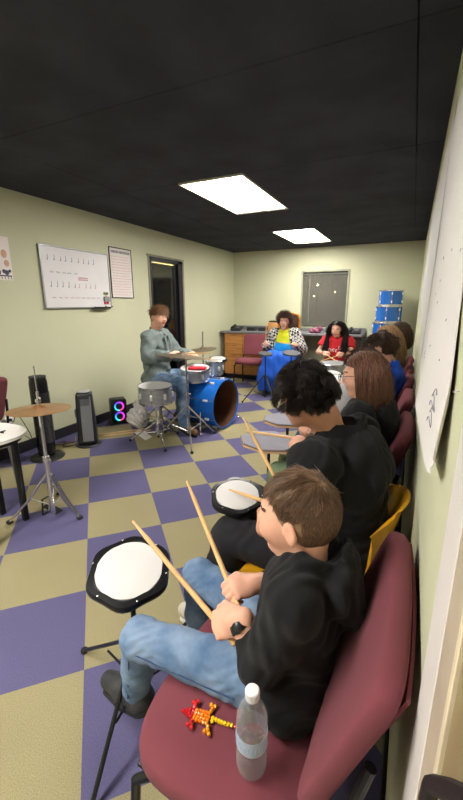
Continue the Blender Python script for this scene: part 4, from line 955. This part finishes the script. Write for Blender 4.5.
# ------------------------------------------------------------------ back of the room
t = thing('drawer_cabinet', 'orange oak cabinet with stacked drawers in the back left corner', 'cabinet', (-2.86, 6.85, 0))
obj('body', MB().box((-2.86, 6.86, .49), (.78, .64, .78), .004, 1), wood, t, world=True); obj('plinth', MB().box((-2.86, 6.89, .05), (.76, .58, .10)), bb, t, world=True)
for i in range(2):
    for j in range(4):
        z = .19+j*.195; d = obj('drawer', MB().box((-3.05+i*.385, 6.534, z), (.375, .018, .185), .005, 1), wood, t, world=True)
        obj('pull', MB().box((-3.05+i*.385, 6.523, z+.07), (.10, .010, .008), .002, 1), mat('brown_pull', '6b4324', .5), d, world=True)
gt = mat('grey_laminate', '77777a', .35, 0, .03, 20)
t = thing('worktop', 'long grey worktop along the back wall below the window', 'worktop', (-1.95, 6.85, .88)); 
obj('top', MB().box((-2.03, 6.84, .90), (2.60, .68, .036), .004, 1), gt, t, world=True); obj('backsplash', MB().box((-2.03, 7.17, .955), (2.60, .02, .075), .003, 1), gt, t, world=True)
t = thing('drawer_cabinet', 'dark kneehole cabinet under the worktop behind the woman in red', 'cabinet', (-.98, 6.85, 0)); obj('body', MB().box((-.93, 6.88, .44), (.40, .58, .88), .004, 1), mat('dark_cabinet', '4b3a30', .6), t, world=True)
def phone(label, loc, rot):
    t = thing('desk_phone', label, 'telephone', loc, rot, 'black telephones on the worktop')
    obj('body', MB().box((0, 0, .035), (.20, .19, .05), .01, 2, Matrix.Rotation(R(14), 3, 'X')), darkgrey, t); obj('handset', MB().box((-.07, 0, .078), (.045, .20, .03), .014, 3, Matrix.Rotation(R(14), 3, 'X')), black, t)
    b = MB()
    for i in range(3):
        for j in range(4): b.box((.0+i*.028, -.05+j*.026, .056+j*.0065), (.018, .016, .006), .002, 1)
    obj('keypad', b, mat('key_grey', '8b8b8b', .5), t)
phone('black desk telephone on the worktop in the back left corner', (-3.08, 6.74, .92), 0); phone('black desk telephone on the worktop behind the woman in red', (-.86, 6.72, .92), 0)
for i, (x, w_, lb) in enumerate(((-2.80, .16, 'low black box on the worktop above the drawers'), (-2.58, .14, 'low black tray behind the maroon chair on the worktop'))):
    t = thing('desk_box', lb, 'box', (x, 6.85, .918)); obj('body', MB().box((0, 0, .035), (w_, .16, .07), .008), darkgrey, t); obj('slot', MB().box((0, -.081, .04), (w_*.7, .004, .012)), black, t)
t = thing('wooden_box', 'tan wooden box on the worktop behind the checkered jacket', 'box', (-2.31, 6.75, .918)); obj('body', MB().box((0, 0, .085), (.20, .18, .17), .006), mat('tan_box', 'c99158', .6), t); obj('lid', MB().box((0, 0, .185), (.17, .17, .03), .01), mat('dark_brown_lid', '3c2a22', .5), t)
t = thing('display_chair', 'orange wooden chair with a rounded back standing behind the curly head', 'chair', (-1.94, 6.45, 0)); ob = mat('orange_wood', 'b8741f', .45)
for s in (-1, 1): obj('back_post', MB().tube([(-1.94+s*.19, 6.44, .0), (-1.94+s*.19, 6.44, .8), (-1.94+s*.19, 6.44, 1.17)], .018, 10), ob, t, world=True)
obj('top_rail', MB().tube([(-2.13, 6.44, 1.16), (-2.10, 6.44, 1.235), (-2.02, 6.44, 1.255), (-1.86, 6.44, 1.255), (-1.78, 6.44, 1.235), (-1.75, 6.44, 1.16)], .022, 10), ob, t, world=True)
obj('back_panel', MB().box((-1.94, 6.45, 1.12), (.34, .02, .22), .006), mat('brown_panel', '4a3020', .6), t, world=True)
t = thing('plush_toy', 'pink and purple soft bundle on the worktop at the right of the checkered jacket', 'soft toy', (-1.50, 6.65, .918)); S = SDF(.008, 22); S.ell((-1.50, 6.65, .965), (.09, .06, .05)).ell((-1.43, 6.63, 1.0), (.045, .04, .04)).ell((-1.58, 6.66, .955), (.05, .045, .04)); v, q, _ = S.mesh(.008); obj('body', (v, q, None), mat('purple_plush', '9a5a74', .9, 0, .1), t, world=True, ang=0)
b = MB()
t = thing('printer', 'grey office machine on the worktop at the right end below the window', 'printer', (-1.22, 6.9, .918)); obj('body', MB().box((0, 0, .06), (.30, .26, .12), .012), mat('machine_grey', '55565a', .5), t); obj('lid', MB().box((0, .01, .128), (.27, .22, .016), .006), darkgrey, t)
# stack of blue drums in the far right corner
hs_ = mat('pale_hoop', 'cfd6da', .25, .8, 0)
z = .11
for i, (r, d, lb, nm) in enumerate(((.25, .38, 'lowest blue drum of the corner stack, hidden behind the heads', 'floor_tom'), (.245, .33, 'second blue drum from the bottom of the corner stack', 'floor_tom'), (.215, .25, '', 'tom_drum'), (.20, .24, '', 'tom_drum'), (.185, .225, '', 'tom_drum'))):
    lb = (lb, lb, 'blue drum under the other two visible drums in the corner stack', 'middle of the three visible blue drums stacked in the corner', 'topmost small blue drum of the corner stack')[i]
    drum(nm, lb, (-.39+.010*i, 6.80, z+d), (0, 0, 1), r, d, bluewrap, 'blue drums stacked in the corner', lugs=6, lugw=.017, roll=15*i+8); z += d+.022
# ------------------------------------------------------------------ the people
hb = hairmat('hair_boy', '8e7058', '4e3a2e'); hd = hairmat('hair_dark', '2e241f', '120d0b', .35); hl = hairmat('hair_long_brown', '9a6e58', '553a2c')
hbl = hairmat('hair_blonde', 'b8946c', '7c5c40'); hg = hairmat('hair_ginger', '94704e', '5f4430'); hbk = hairmat('hair_black', '241a18', '0e0909'); hbr = hairmat('hair_brown', '5c4436', '2e2018')
trousers_b = mat('black_trousers', '1d1d22', .9, 0, .06, 20, .3, 500); sh1 = mat('grey_black_shoe', '37373a', .6, 0, .1, 30, .2, 300); sole = mat('black_sole', '222224', .8); shw = mat('off_white_shoe', 'b8b0a4', .7); solew = mat('white_sole', 'd8d4cc', .7)
# 1. the boy
b1, J = person('boy in a black hoodie and blue jeans holding two sticks on the nearest maroon chair', .78, (-.185, .745, .545), 182, (-.160, .74, .868), (-.189, .752, .950), 176, 5, hs=.87,
    grip={1: ((-.345, .655, .665), (-.72, .30, .14)), -1: ((-.352, .742, .690), (-.66, .60, .34))}, elbows={1: (-.225, .615, .655), -1: (-.26, .865, .66)},
    knees={1: (-.595, .655, .515), -1: (-.565, .925, .53)}, ankles={1: (-.690, .717, .19), -1: (-.60, .985, .12)}, toes={1: (-.83, .748, .13), -1: (-.76, 1.02, .05)},
    top=True, topmat=blackcloth, pants=jeans, shoes=(sh1, sole), res=.0042, fold=.0045, ff=20, sh_w=.160, thick=.012, pbag=.006, sneck=.045, shoesc=1.2, cuff=.046,
    hair=dict(style='short', m=hb, n=11000, rad=.0008, L=.030, seed=3))
tz = [o for o in b1.children if o.name.startswith('trousers')][0]
hp_, kn_, an_ = V((-.185, .745, .53))+J['L']*.069, J['KN'][1], J['AN'][1]; sl_ = J['L']
pts = [hp_.lerp(kn_, t)+sl_*(.071-.020*t) for t in (.25, .45, .65, .85, .97)]+[kn_.lerp(an_, t)+sl_*(.0515-.010*t) for t in (.12, .35, .6, .85, .98)]
obj('side_seam', MB().tube(pts, .0022, 6, flat=1), mat('dark_denim_seam', '33496a', .9, 0, 0), b1, world=True)
wr, el = J['WR'][1], J['EL'][1]; d = (wr-el).normalized()
wt_ = thing('wristwatch', 'black wristwatch on the left wrist of the boy with the sticks', 'watch', wr); c = wr-d*.014
wn = V((-.35, -.55, .75)); wn = (wn-d*wn.dot(d)).normalized(); obj('band', MB().lathe([(.0255, -.010), (.0285, -.009), (.0285, .009), (.0255, .010), (.0255, -.010)], c, nrot(d), 28), black, wt_, world=True)
obj('case', MB().lathe([(.0001, -.0), (.012, 0), (.012, .004), (.010, .005), (.0001, .005)], c+wn*.0275, nrot(wn), 24), mat('watch_case', '2b2b2e', .25, .4), wt_, world=True)
drumstick((-.745, .825, .745), (-.345, .655, .665), 'drumstick in the boy\'s left hand, tip over the nearest white pad', 'drumsticks held by the boy')
drumstick((-.66, 1.02, .815), (-.352, .742, .690), 'drumstick raised in the boy\'s right hand', 'drumsticks held by the boy')
# 2. curly-haired teen
b2, J2 = person('teenager with short dark curly hair in a black hoodie on the yellow chair', 1.0, (-.125, 1.27, .56), 165, (-.20, 1.28, .97), (-.305, 1.215, 1.115), 136, 16, hs=.88, skinm=skin2,
    grip={1: ((-.365, 1.145, .725), (-.62, .20, -.04)), -1: ((-.375, 1.235, .735), (-.5, .5, .38))}, knees={1: (-.56, 1.17, .53), -1: (-.56, 1.44, .54)}, ankles={1: (-.66, 1.16, .10), -1: (-.72, 1.46, .10)}, toes={1: (-.80, 1.20, .05), -1: (-.87, 1.50, .05)},
    top=True, topmat=blackcloth, pants=trousers_b, shoes=(shw, solew), res=.0055, fold=.006, thick=.024, sh_w=.185, seed=4, ff=17, wide=1.1, seatz=.458, elbows={1: (-.27, 1.06, .70), -1: (-.27, 1.46, .72)}, hair=dict(style='curly', m=hd, n=8000, rad=.0011, L=.050, seed=5))
drumstick((-.60, 1.24, .690), (-.365, 1.145, .725), 'drumstick of the curly-haired teen resting on the white pad', 'drumsticks held by the curly-haired teen')
drumstick((-.64, 1.47, .925), (-.375, 1.235, .735), 'drumstick of the curly-haired teen pointing up beside the bass drum', 'drumsticks held by the curly-haired teen')
# 3. girl with long brown hair and glasses
b3, J3 = person('girl with long brown hair and glasses in a black hoodie on a maroon chair', .92, (-.16, 1.90, .55), 172, (-.165, 1.90, .95), (-.185, 1.89, 1.085), 178, 10, hs=.92,
    grip={1: ((-.46, 1.80, .74), (-.7, .2, 0)), -1: ((-.47, 1.96, .74), (-.7, .3, .05))}, knees={1: (-.56, 1.80, .52), -1: (-.56, 2.0, .52)}, ankles={1: (-.60, 1.78, .10), -1: (-.60, 2.02, .10)},
    top=True, topmat=blackcloth, pants=mat('olive_trousers', '6f8163', .9, 0, .06), shoes=(sh1, sole), res=.0065, fold=.006, seed=8, thick=.022, hair=dict(style='long', m=hl, n=4200, rad=.0013, L=.15, seed=2))
M = J3['M']; hc = J3['hc']; g = thing('eyeglasses', 'dark-rimmed glasses on the girl with long brown hair', 'glasses', hc)
b = MB()
for s in (-1, 1): b.tube([hc+M @ V((.108, s*.031+.021*cos(a), .002+.016*sin(a))) for a in [2*pi*k/20 for k in range(20)]], .0018, 6, True); 
obj('rims', b.tube([hc+M @ V((.108, -.010, .004)), hc+M @ V((.110, .010, .004))], .0018, 6), black, g, world=True)
for s in (-1, 1): obj('temple', MB().tube([hc+M @ V((.107, s*.052, .008)), hc+M @ V((.06, s*.078, .010)), hc+M @ V((-.0, s*.082, .008))], .0017, 6), black, g, world=True)
# 4-6 further along the wall
grey = mat('light_grey_hoodie', 'b2b0b4', .9, 0, .05, 20, .2, 400); blue = mat('royal_blue_hoodie', '1f4fc0', .9, 0, .06, 20); pinkc = mat('dark_pink_top', 'b05468', .9, 0, .06)
b4, J4 = person('person with dark hair in a light grey hoodie beyond the girl with glasses', .95, (-.20, 2.42, .55), 178, (-.31, 2.38, .92), (-.235, 2.35, 1.055), 172, 15, hs=.90,
    grip={1: ((-.52, 2.40, .76), (-.7, .2, 0)), -1: ((-.52, 2.60, .76), (-.7, .2, 0))}, knees={1: (-.58, 2.42, .52), -1: (-.58, 2.62, .52)}, ankles={1: (-.62, 2.4, .10), -1: (-.62, 2.64, .10)},
    top=True, topmat=grey, pants=jeans, shoes=(sh1, sole), res=.008, fold=.006, seed=5, thick=.024, wide=1.1, sh_w=.19, hair=dict(style='mop', m=hbr, n=2500, rad=.0018, L=.035, seed=4))
b5, J5 = person('person with short dark hair in a royal blue hoodie in the row along the wall', .95, (-.17, 3.06, .55), 178, (-.165, 3.04, .95), (-.188, 3.0, 1.10), 172, 10, hs=.98,
    grip={1: ((-.52, 2.95, .76), (-.7, .2, 0)), -1: ((-.52, 3.15, .76), (-.7, .2, 0))}, knees={1: (-.58, 2.91, .52), -1: (-.58, 3.035, .52)}, ankles={1: (-.62, 2.90, .10), -1: (-.62, 3.03, .10)},
    top=True, topmat=blue, pants=trousers_b, shoes=(sh1, sole), res=.009, fold=.006, seed=6, thick=.024, hair=dict(style='mop', m=hbr, n=2500, rad=.0018, L=.04, seed=14))
b5b, J5b = person('person with long blonde hair in a tan top in the row along the wall', .95, (-.17, 3.64, .55), 180, (-.155, 3.62, .97), (-.19, 3.60, 1.115), 180, 6, hs=1.0,
    wrists={1: (-.48, 3.52, .62), -1: (-.48, 3.74, .62)}, knees={1: (-.56, 3.41, .52), -1: (-.56, 3.70, .52)}, ankles={1: (-.60, 3.39, .10), -1: (-.60, 3.72, .10)},
    top=True, hood=False, topmat=mat('tan_top', 'a98a72', .9, 0, .06), pants=trousers_b, shoes=(sh1, sole), res=.010, fold=.006, seed=16, hair=dict(style='long', m=hbl, n=3400, rad=.0019, L=.26, seed=6))
b6, J6 = person('person with brown hair in a dark pink top, farthest along the right wall', .95, (-.18, 4.24, .55), 182, (-.12, 4.22, .97), (-.11, 4.20, 1.115), 178, 5, hs=1.0,
    wrists={1: (-.48, 4.12, .62), -1: (-.48, 4.34, .62)}, knees={1: (-.58, 4.12, .52), -1: (-.58, 4.34, .52)}, ankles={1: (-.62, 4.1, .10), -1: (-.62, 4.36, .10)},
    top=True, hood=False, topmat=pinkc, pants=trousers_b, shoes=(sh1, sole), res=.010, fold=.006, seed=7, hair=dict(style='long', m=hbr, n=2200, rad=.002, L=.12, seed=7))
for g_, lb, nm in ((((-.46, 1.80, .74), (-.80, 1.88, .71)), 'drumstick in the hand of the girl with glasses, over the grey pad', 'a'), (((-.52, 2.40, .76), (-.70, 2.95, .80)), 'drumstick held by the person in the light grey hoodie', 'b'), (((-.52, 2.95, .76), (-.74, 3.25, .80)), 'drumstick held by the person in the blue hoodie', 'c')):
    drumstick(g_[1], g_[0], lb, None)
# the drummer
olive = mat('grey_green_jacket', '6b7674', .85, 0, .06, 12, .2, 200)
def jacket(S, j):
    pass
b7, J7 = person('drummer with light brown hair in a grey-green jacket and jeans behind the blue bass drum', 1.02, (-2.62, 3.50, .60), 8, (-2.60, 3.50, 1.11), (-2.56, 3.50, 1.285), -12, 6, hs=.95,
    grip={1: ((-2.22, 3.62, .86), (.7, .1, -.05)), -1: ((-2.26, 3.40, .90), (.75, .05, -.02))}, elbows={1: (-2.48, 3.72, .84), -1: (-2.53, 3.24, .86)}, seatz=.504, knees={1: (-2.37, 3.71, .60), -1: (-2.20, 3.36, .59)}, ankles={1: (-2.47, 3.73, .11), -1: (-2.17, 3.35, .10)}, toes={1: (-2.37, 3.75, .07), -1: (-2.04, 3.35, .05)},
    top=True, topmat=olive, pants=jeans, shoes=(mat('brown_boot', '7a5638', .6), sole), res=.008, hood=False, collar=True, topname='jacket', fold=.010, seed=9, thick=.032, hair=dict(style='short', m=hg, n=4500, rad=.0015, L=.075, seed=8))
obj('undershirt', MB().ball(J7['N']+J7['F']*.10+V((0, 0, -.11)), (.035, .038, .10), hframe(8), 16, 10), mat('dark_shirt', '2c3038', .9), b7, world=True)
b = MB(); n_, f_, l_ = J7['N'], J7['F'], J7['L']
for s in (-1, 1): b.sheet([[n_+f_*(.125+.012*k)+l_*s*(.03+.035*w_)+V((0, 0, -.03-.12*k/3+.01*w_)) for w_ in (0, .5, 1)] for k in range(4)], .008)
obj('lapels', b, olive, b7, world=True)
drumstick((-1.93, 3.69, .80), (-2.22, 3.62, .86), 'drumstick in the drummer\'s left hand', 'drumsticks held by the drummer'); drumstick((-1.86, 3.43, .925), (-2.26, 3.40, .90), 'drumstick in the drummer\'s right hand over the wide cymbal', 'drumsticks held by the drummer')
# the person in the checkered jacket
def checker():
    m = bpy.data.materials.new('black_white_check'); m.use_nodes = True; nt = m.node_tree; L = nt.links; b = nt.nodes['Principled BSDF']; b.inputs['Roughness'].default_value = .85
    tc = N(nt, 'ShaderNodeTexCoord'); mp = N(nt, 'ShaderNodeMapping'); mp.inputs['Rotation'].default_value = (.5, .6, .78); L.new(tc.outputs['Object'], mp.inputs[0]); ck = N(nt, 'ShaderNodeTexChecker', i_Scale=27.0); L.new(mp.outputs[0], ck.inputs['Vector'])
    ck.inputs['Color1'].default_value = srgb('c9c6c4'); ck.inputs['Color2'].default_value = srgb('1c1a1e'); L.new(ck.outputs['Color'], b.inputs['Base Color']); return m
yelc = mat('yellow_cloth', 'd8dc28', .85, 0, .04); cyan = mat('sky_blue_cloth', '1f9be0', .85, 0, .04); royal = mat('royal_blue_cloth', '1f5ed0', .85, 0, .06, 6)
def openfront(S, j):
    W, F, L_, T, B_, s = j['W'], j['F'], j['L'], j['T'], j['B'], j['s']
    for a in (-.2, .0, .2, .4, .6, .8, .95): S.ell(W(a)+B_*.19*s, (.15*s, .122*s+.05*(1-a), .10*s), j['rot'], .01, True)
b8, J8 = person('person with dark curly hair, open black and white checkered jacket, yellow and blue costume', 1.0, (-1.87, 6.05, .57), -88, (-1.87, 6.00, .99), (-1.87, 5.96, 1.135), -85, 4, hs=.92,
    grip={-1: ((-2.10, 5.72, .78), (.05, .1, 1)), 1: ((-1.60, 5.72, .80), (-.5, -.5, .2))}, knees={1: (-1.74, 5.63, .54), -1: (-2.0, 5.63, .54)}, ankles={1: (-1.76, 5.60, .10), -1: (-2.02, 5.60, .10)},
    top=lambda c, j: ((((c-j['P'])@j['T'])/j['tl'] < .60)).astype(np.int32), topmat=[yelc, cyan], hood=False, sleeve='short', shoes=(mat('dark_shoe', '2a2630', .6), sole), res=.009, fold=.005, wide=1.38, thick=.03, seed=10,
    hair=dict(style='afro', m=hairmat('hair_afro', '64483e', '32221c'), n=3600, rad=.0022, L=.072, seed=10))
j = J8; S = SDF(.005, 12, 3); W, F, L_, T, B_ = j['W'], j['F'], j['L'], j['T'], j['B']; s = 1.0; rot = np.array(Matrix((B_, L_, T)).transposed())
S.ell(W(.10), (.20, .285, .15), rot, .05); S.ell(W(.45), (.20, .275, .16), rot, .05); S.ell(W(.70), (.18, .235, .14), rot, .05); S.cap(j['SH'][1], j['SH'][-1], .075, None, .04)
for sd in (1, -1):
    u = (j['WR'][sd]-j['EL'][sd]).normalized(); e = j['WR'][sd]-u*.03; S.chain([j['SH'][sd], j['EL'][sd], e], [.102, .085, .068], .03); S.plane(e, u, e+u*.03, .09)
openfront(S, dict(W=W, F=F, L=L_, T=T, B=B_, s=1.0, rot=rot)); S.ell(j['N']+T*.06, (.07, .08, .08), rot, .01, True)
v, q, _ = S.mesh(.009); obj('checkered_jacket', (v, q, None), checker(), b8, world=True, ang=0)
S = SDF(.010, 9, 6); S.ell((-1.87, 6.02, .53), (.22, .16, .10), None, .08)
for x in (-1.96, -1.73): S.chain([(x, 5.98, .53), (x, 5.64, .55), (x*1.0+(-.05 if x < -1.9 else .05), 5.60, .30), (x+(-.09 if x < -1.9 else .08), 5.62, .10)], [.125, .125, .14, .135], .12)
S.chain([(-1.87, 5.7, .5), (-1.87, 5.62, .30), (-1.87, 5.66, .12)], [.10, .10, .09], .12); S.plane((-1.87, 5.7, .05), (0, 0, -1), (-1.87, 5.7, .0), .5)
v, q, _ = S.mesh(.011); obj('long_skirt', (v, q, None), royal, b8, world=True, ang=0)
drumstick((-2.085, 5.70, 1.14), (-2.10, 5.72, .78), 'drumstick held straight up beside the checkered jacket', 'drumsticks held by the person in the checkered jacket'); drumstick((-1.82, 5.40, .86), (-1.60, 5.72, .80), 'drumstick held across the blue and yellow costume', 'drumsticks held by the person in the checkered jacket')
# the woman in the red shirt
red = mat('red_cotton', 'cc2230', .85, 0, .05)
b9, J9 = person('woman with long dark hair in a red shirt behind a silver drum', .95, (-.97, 5.76, .53), -92, (-.965, 5.70, .935), (-.975, 5.63, 1.065), -95, 16, hs=.92,
    grip={-1: ((-1.08, 5.42, .72), (.75, -.55, -.1)), 1: ((-.86, 5.42, .72), (-.75, -.55, -.1))}, elbows={-1: (-1.22, 5.62, .72), 1: (-.74, 5.62, .72)}, knees={1: (-.84, 5.46, .5), -1: (-1.12, 5.46, .5)}, ankles={1: (-.82, 5.40, .10), -1: (-1.12, 5.40, .10)},
    top=True, topmat=red, hood=False, sleeve='short', pants=trousers_b, shoes=(sh1, sole), res=.009, fold=.005, seed=11, thick=.024, wide=1.12, sh_w=.175, hair=dict(style='parted', m=hbk, n=3000, rad=.0020, L=.38, seed=11))
b = MB(); n_, f_, l_, t_ = J9['W'](.55), J9['F'], J9['L'], J9['T']
for i, (a, c) in enumerate(((-.09, .03), (-.055, .045), (-.02, .0), (.02, .01), (.05, .0), (.08, .01), (.11, .02))): b.tube([n_+f_*(.142-1.5*(a*a)-.02*(i < 2))+l_*(-a+.014*cos(q_))+t_*(c+.02*sin(q_)) for q_ in (.5, 1.4, 2.3, 3.4, 4.2, 5.2)], .005, 6)
obj('white_print', b, mat('white_print', 'e8e0e0', .7, 0, 0), b9, world=True)
drumstick((-.84, 5.17, .645), (-1.08, 5.42, .72), 'drumstick in the right hand of the woman in red', 'drumsticks held by the woman in red'); drumstick((-1.10, 5.17, .645), (-.86, 5.42, .72), 'drumstick in the left hand of the woman in red', 'drumsticks held by the woman in red')
drum('snare_drum', 'silver drum on a stand in front of the woman in the red shirt', (-.93, 5.2, .625), (0, -.05, 1), .18, .19, sparkle, 'silver drums', lugs=8, twolug=False, headm=mat('grey_drum_head', '9a9b9f', .5, 0, .05)); stand('snare_stand', 'chrome stand under the silver drum of the woman in red', (-.93, 5.2), .40, .27, 30, hub=.2, basket=.15)
# ------------------------------------------------------------------ things on the near seat
bc = V((-.207, .528, .4845)); t = thing('water_bottle', 'clear ribbed plastic water bottle with a white cap on the nearest maroon seat', 'bottle', bc)
pet = bpy.data.materials.new('clear_plastic'); pet.use_nodes = True; nt = pet.node_tree; L = nt.links; nt.nodes.remove(nt.nodes['Principled BSDF'])
tr_ = N(nt, 'ShaderNodeBsdfTransparent'); tr_.inputs[0].default_value = (.97, .98, .99, 1); gg = N(nt, 'ShaderNodeBsdfGlossy', i_Roughness=.08); df = N(nt, 'ShaderNodeBsdfTranslucent'); df2 = N(nt, 'ShaderNodeBsdfDiffuse'); lw = N(nt, 'ShaderNodeLayerWeight', i_Blend=.45)
m0 = N(nt, 'ShaderNodeMixShader'); L.new(df.outputs[0], m0.inputs[1]); L.new(df2.outputs[0], m0.inputs[2]); m1 = N(nt, 'ShaderNodeMixShader'); L.new(gg.outputs[0], m1.inputs[1]); L.new(m0.outputs[0], m1.inputs[2]); m1.inputs[0].default_value = .45
mr = N(nt, 'ShaderNodeMapRange'); mr.inputs['To Min'].default_value = .035; mr.inputs['To Max'].default_value = .5; L.new(lw.outputs['Facing'], mr.inputs[0]); m2 = N(nt, 'ShaderNodeMixShader'); L.new(mr.outputs[0], m2.inputs[0]); L.new(tr_.outputs[0], m2.inputs[1]); L.new(m1.outputs[0], m2.inputs[2]); L.new(m2.outputs[0], nt.nodes['Material Output'].inputs[0])
prof = [(.0001, .004), (.014, .003), (.024, 0), (.030, .004), (.0315, .012), (.029, .020), (.0315, .028), (.029, .037), (.0315, .046), (.029, .055), (.0315, .064), (.0315, .070), (.0318, .105), (.0315, .112), (.029, .118), (.0315, .126), (.031, .138), (.026, .156), (.017, .172), (.0125, .180), (.0125, .192)]
inn = [(max(r-.0011, .0001), z+(.0012 if z < .02 else 0)) for r, z in prof]
obj('body', MB().lathe(prof+inn[::-1]+[prof[0]], (0, 0, 0), n=40), pet, t, ang=60)
wat = bpy.data.materials.new('water'); wat.use_nodes = True; p_ = wat.node_tree.nodes['Principled BSDF']; p_.inputs['Transmission Weight'].default_value = 1; p_.inputs['Roughness'].default_value = 0; p_.inputs['IOR'].default_value = 1.12; p_.inputs['Base Color'].default_value = (.95, .97, 1, 1)
obj('water', MB().lathe([(.0001, .007), (.022, .006), (.027, .010), (.0275, .05), (.0275, .060), (.0001, .060)], (0, 0, 0), n=36), wat, t)
obj('label', MB().lathe([(.0322, .070), (.0324, .073), (.0325, .103), (.0322, .106), (.0319, .106), (.0319, .070), (.0322, .070)], (0, 0, 0), n=40), mat('sheer_blue_label', 'c9d8ea', .4, 0, 0, alpha=.5), t)
b = MB()
for k in range(16):
    a = R(150+k*14); h_ = .014*(1 if k % 3 else .6); b.tube([(.0328*cos(a), .0328*sin(a), .088-h_/2), (.0328*cos(a+.04), .0328*sin(a+.04), .088+h_/2)], .0009, 4)
obj('label_print', b, mat('label_blue', '8fb0d6', .5, 0, 0), t)
b = MB(); b.lathe([(.0001, .205), (.0125, .205), (.014, .203), (.0142, .185), (.0130, .184), (.0130, .2), (.0001, .2)], n=32)
for k in range(30): a = 2*pi*k/30; b.tube([(.0143*cos(a), .0143*sin(a), .186), (.0143*cos(a), .0143*sin(a), .202)], .0005, 4)
obj('cap', b, mat('bottle_cap', 'e9eaee', .4, 0, 0), t)
# bead lizard
t = thing('bead_lizard', 'little lizard of red, orange and yellow beads lying on the nearest maroon seat', 'bead toy', (-.339, .571, .4855)); Z = .4905
o_ = V((-.388, .556, Z)); dx = V((.98, .16, 0)).normalized(); dy = V((-dx.y, dx.x, 0)); 
def beads(name, pts, c, r=.0046):
    b = MB()
    for (u, w_) in pts:
        u *= .90; w_ *= .84
        p = o_+dx*u+dy*w_+V((0, 0, .0008*sin(u*900+w_*500))); M = Matrix.Rotation(w_*60+u*37, 3, 'Z') @ Matrix.Rotation(R(90), 3, 'X')
        b.lathe([(r*.35, -r*.75), (r*.85, -r*.7), (r, 0), (r*.85, r*.7), (r*.35, r*.75), (r*.35, -r*.75)], p, M, 10)
    obj(name, b, mat('bead_'+c, c, .25, 0, 0, coat=.5), t, world=True)
beads('head_beads', [(-.004, 0), (.005, -.004), (.005, .004), (.013, -.008), (.013, 0), (.013, .008), (.021, -.008), (.021, 0), (.021, .008)], 'c01f28')
for q_ in ([(.022, .018), (.020, .026), (.013, .030), (.024, .034)], [(.026, -.018), (.026, -.026), (.018, -.030), (.030, -.033)]): beads('front_leg_beads', q_, 'd62c2c')
beads('body_beads', [(.030+.0085*i, w_) for i in range(5) for w_ in (-.0125, -.004, .0045, .013)], 'f0801c')
for q_ in ([(.066, .020), (.068, .028), (.062, .035), (.073, .036)], [(.070, -.019), (.072, -.027), (.066, -.033), (.078, -.035)]): beads('hind_leg_beads', q_, 'f29a1e')
beads('tail_beads', [(.076, .004), (.076, -.004)]+[(.085+.0085*i, .002-.006*sin(i*.35)+.001*i) for i in range(6)], 'f0c828'); beads('tail_tip_bead', [(.138, .001)], 'c01f28', .0045)
# black lever handle on the door beside the camera
h = struct('door_3_handle', MB().tube([(XR-.002, .272, .99), (XR-.016, .270, .995), (XR-.018, .266, 1.015), (XR-.018, .262, 1.043), (XR-.018, .25, 1.062), (XR-.018, .20, 1.135), (XR-.018, .16, 1.19)], .0065, 10), black, dr)
# ------------------------------------------------------------------ world, camera, view
w = bpy.data.worlds.new('world'); scene.world = w; w.use_nodes = True; w.node_tree.nodes['Background'].inputs[0].default_value = (.004, .005, .008, 1); w.node_tree.nodes['Background'].inputs[1].default_value = 1
f, pitch, roll, yaw = 372.844, .252, -.003, .443
cy, sy, cp, sp = cos(yaw), sin(yaw), cos(pitch), sin(pitch)
Fv = V((-sy*cp, cy*cp, -sp)); r_ = V((cy, sy, 0)); u_ = r_.cross(Fv); rr_ = r_*cos(roll)+u_*sin(roll); uu = -r_*sin(roll)+u_*cos(roll)
cam = bpy.data.cameras.new('camera'); co = bpy.data.objects.new('camera', cam); COL.objects.link(co)
Mx = Matrix((rr_, uu, -Fv)).transposed().to_4x4(); Mx.translation = V((0, 0, 1.42)); co.matrix_world = Mx
cam.sensor_fit = 'HORIZONTAL'; cam.sensor_width = 36; cam.lens = 36*f/463; cam.clip_start = .01; scene.camera = co
scene.view_settings.view_transform = 'Standard'; scene.view_settings.look = 'None'; scene.view_settings.gamma = 1; scene.view_settings.exposure = EXPOSURE; scene.view_settings.use_curve_mapping = False
scene.cycles.use_denoising = True; scene.cycles.max_bounces = 10; scene.cycles.sample_clamp_indirect = 8
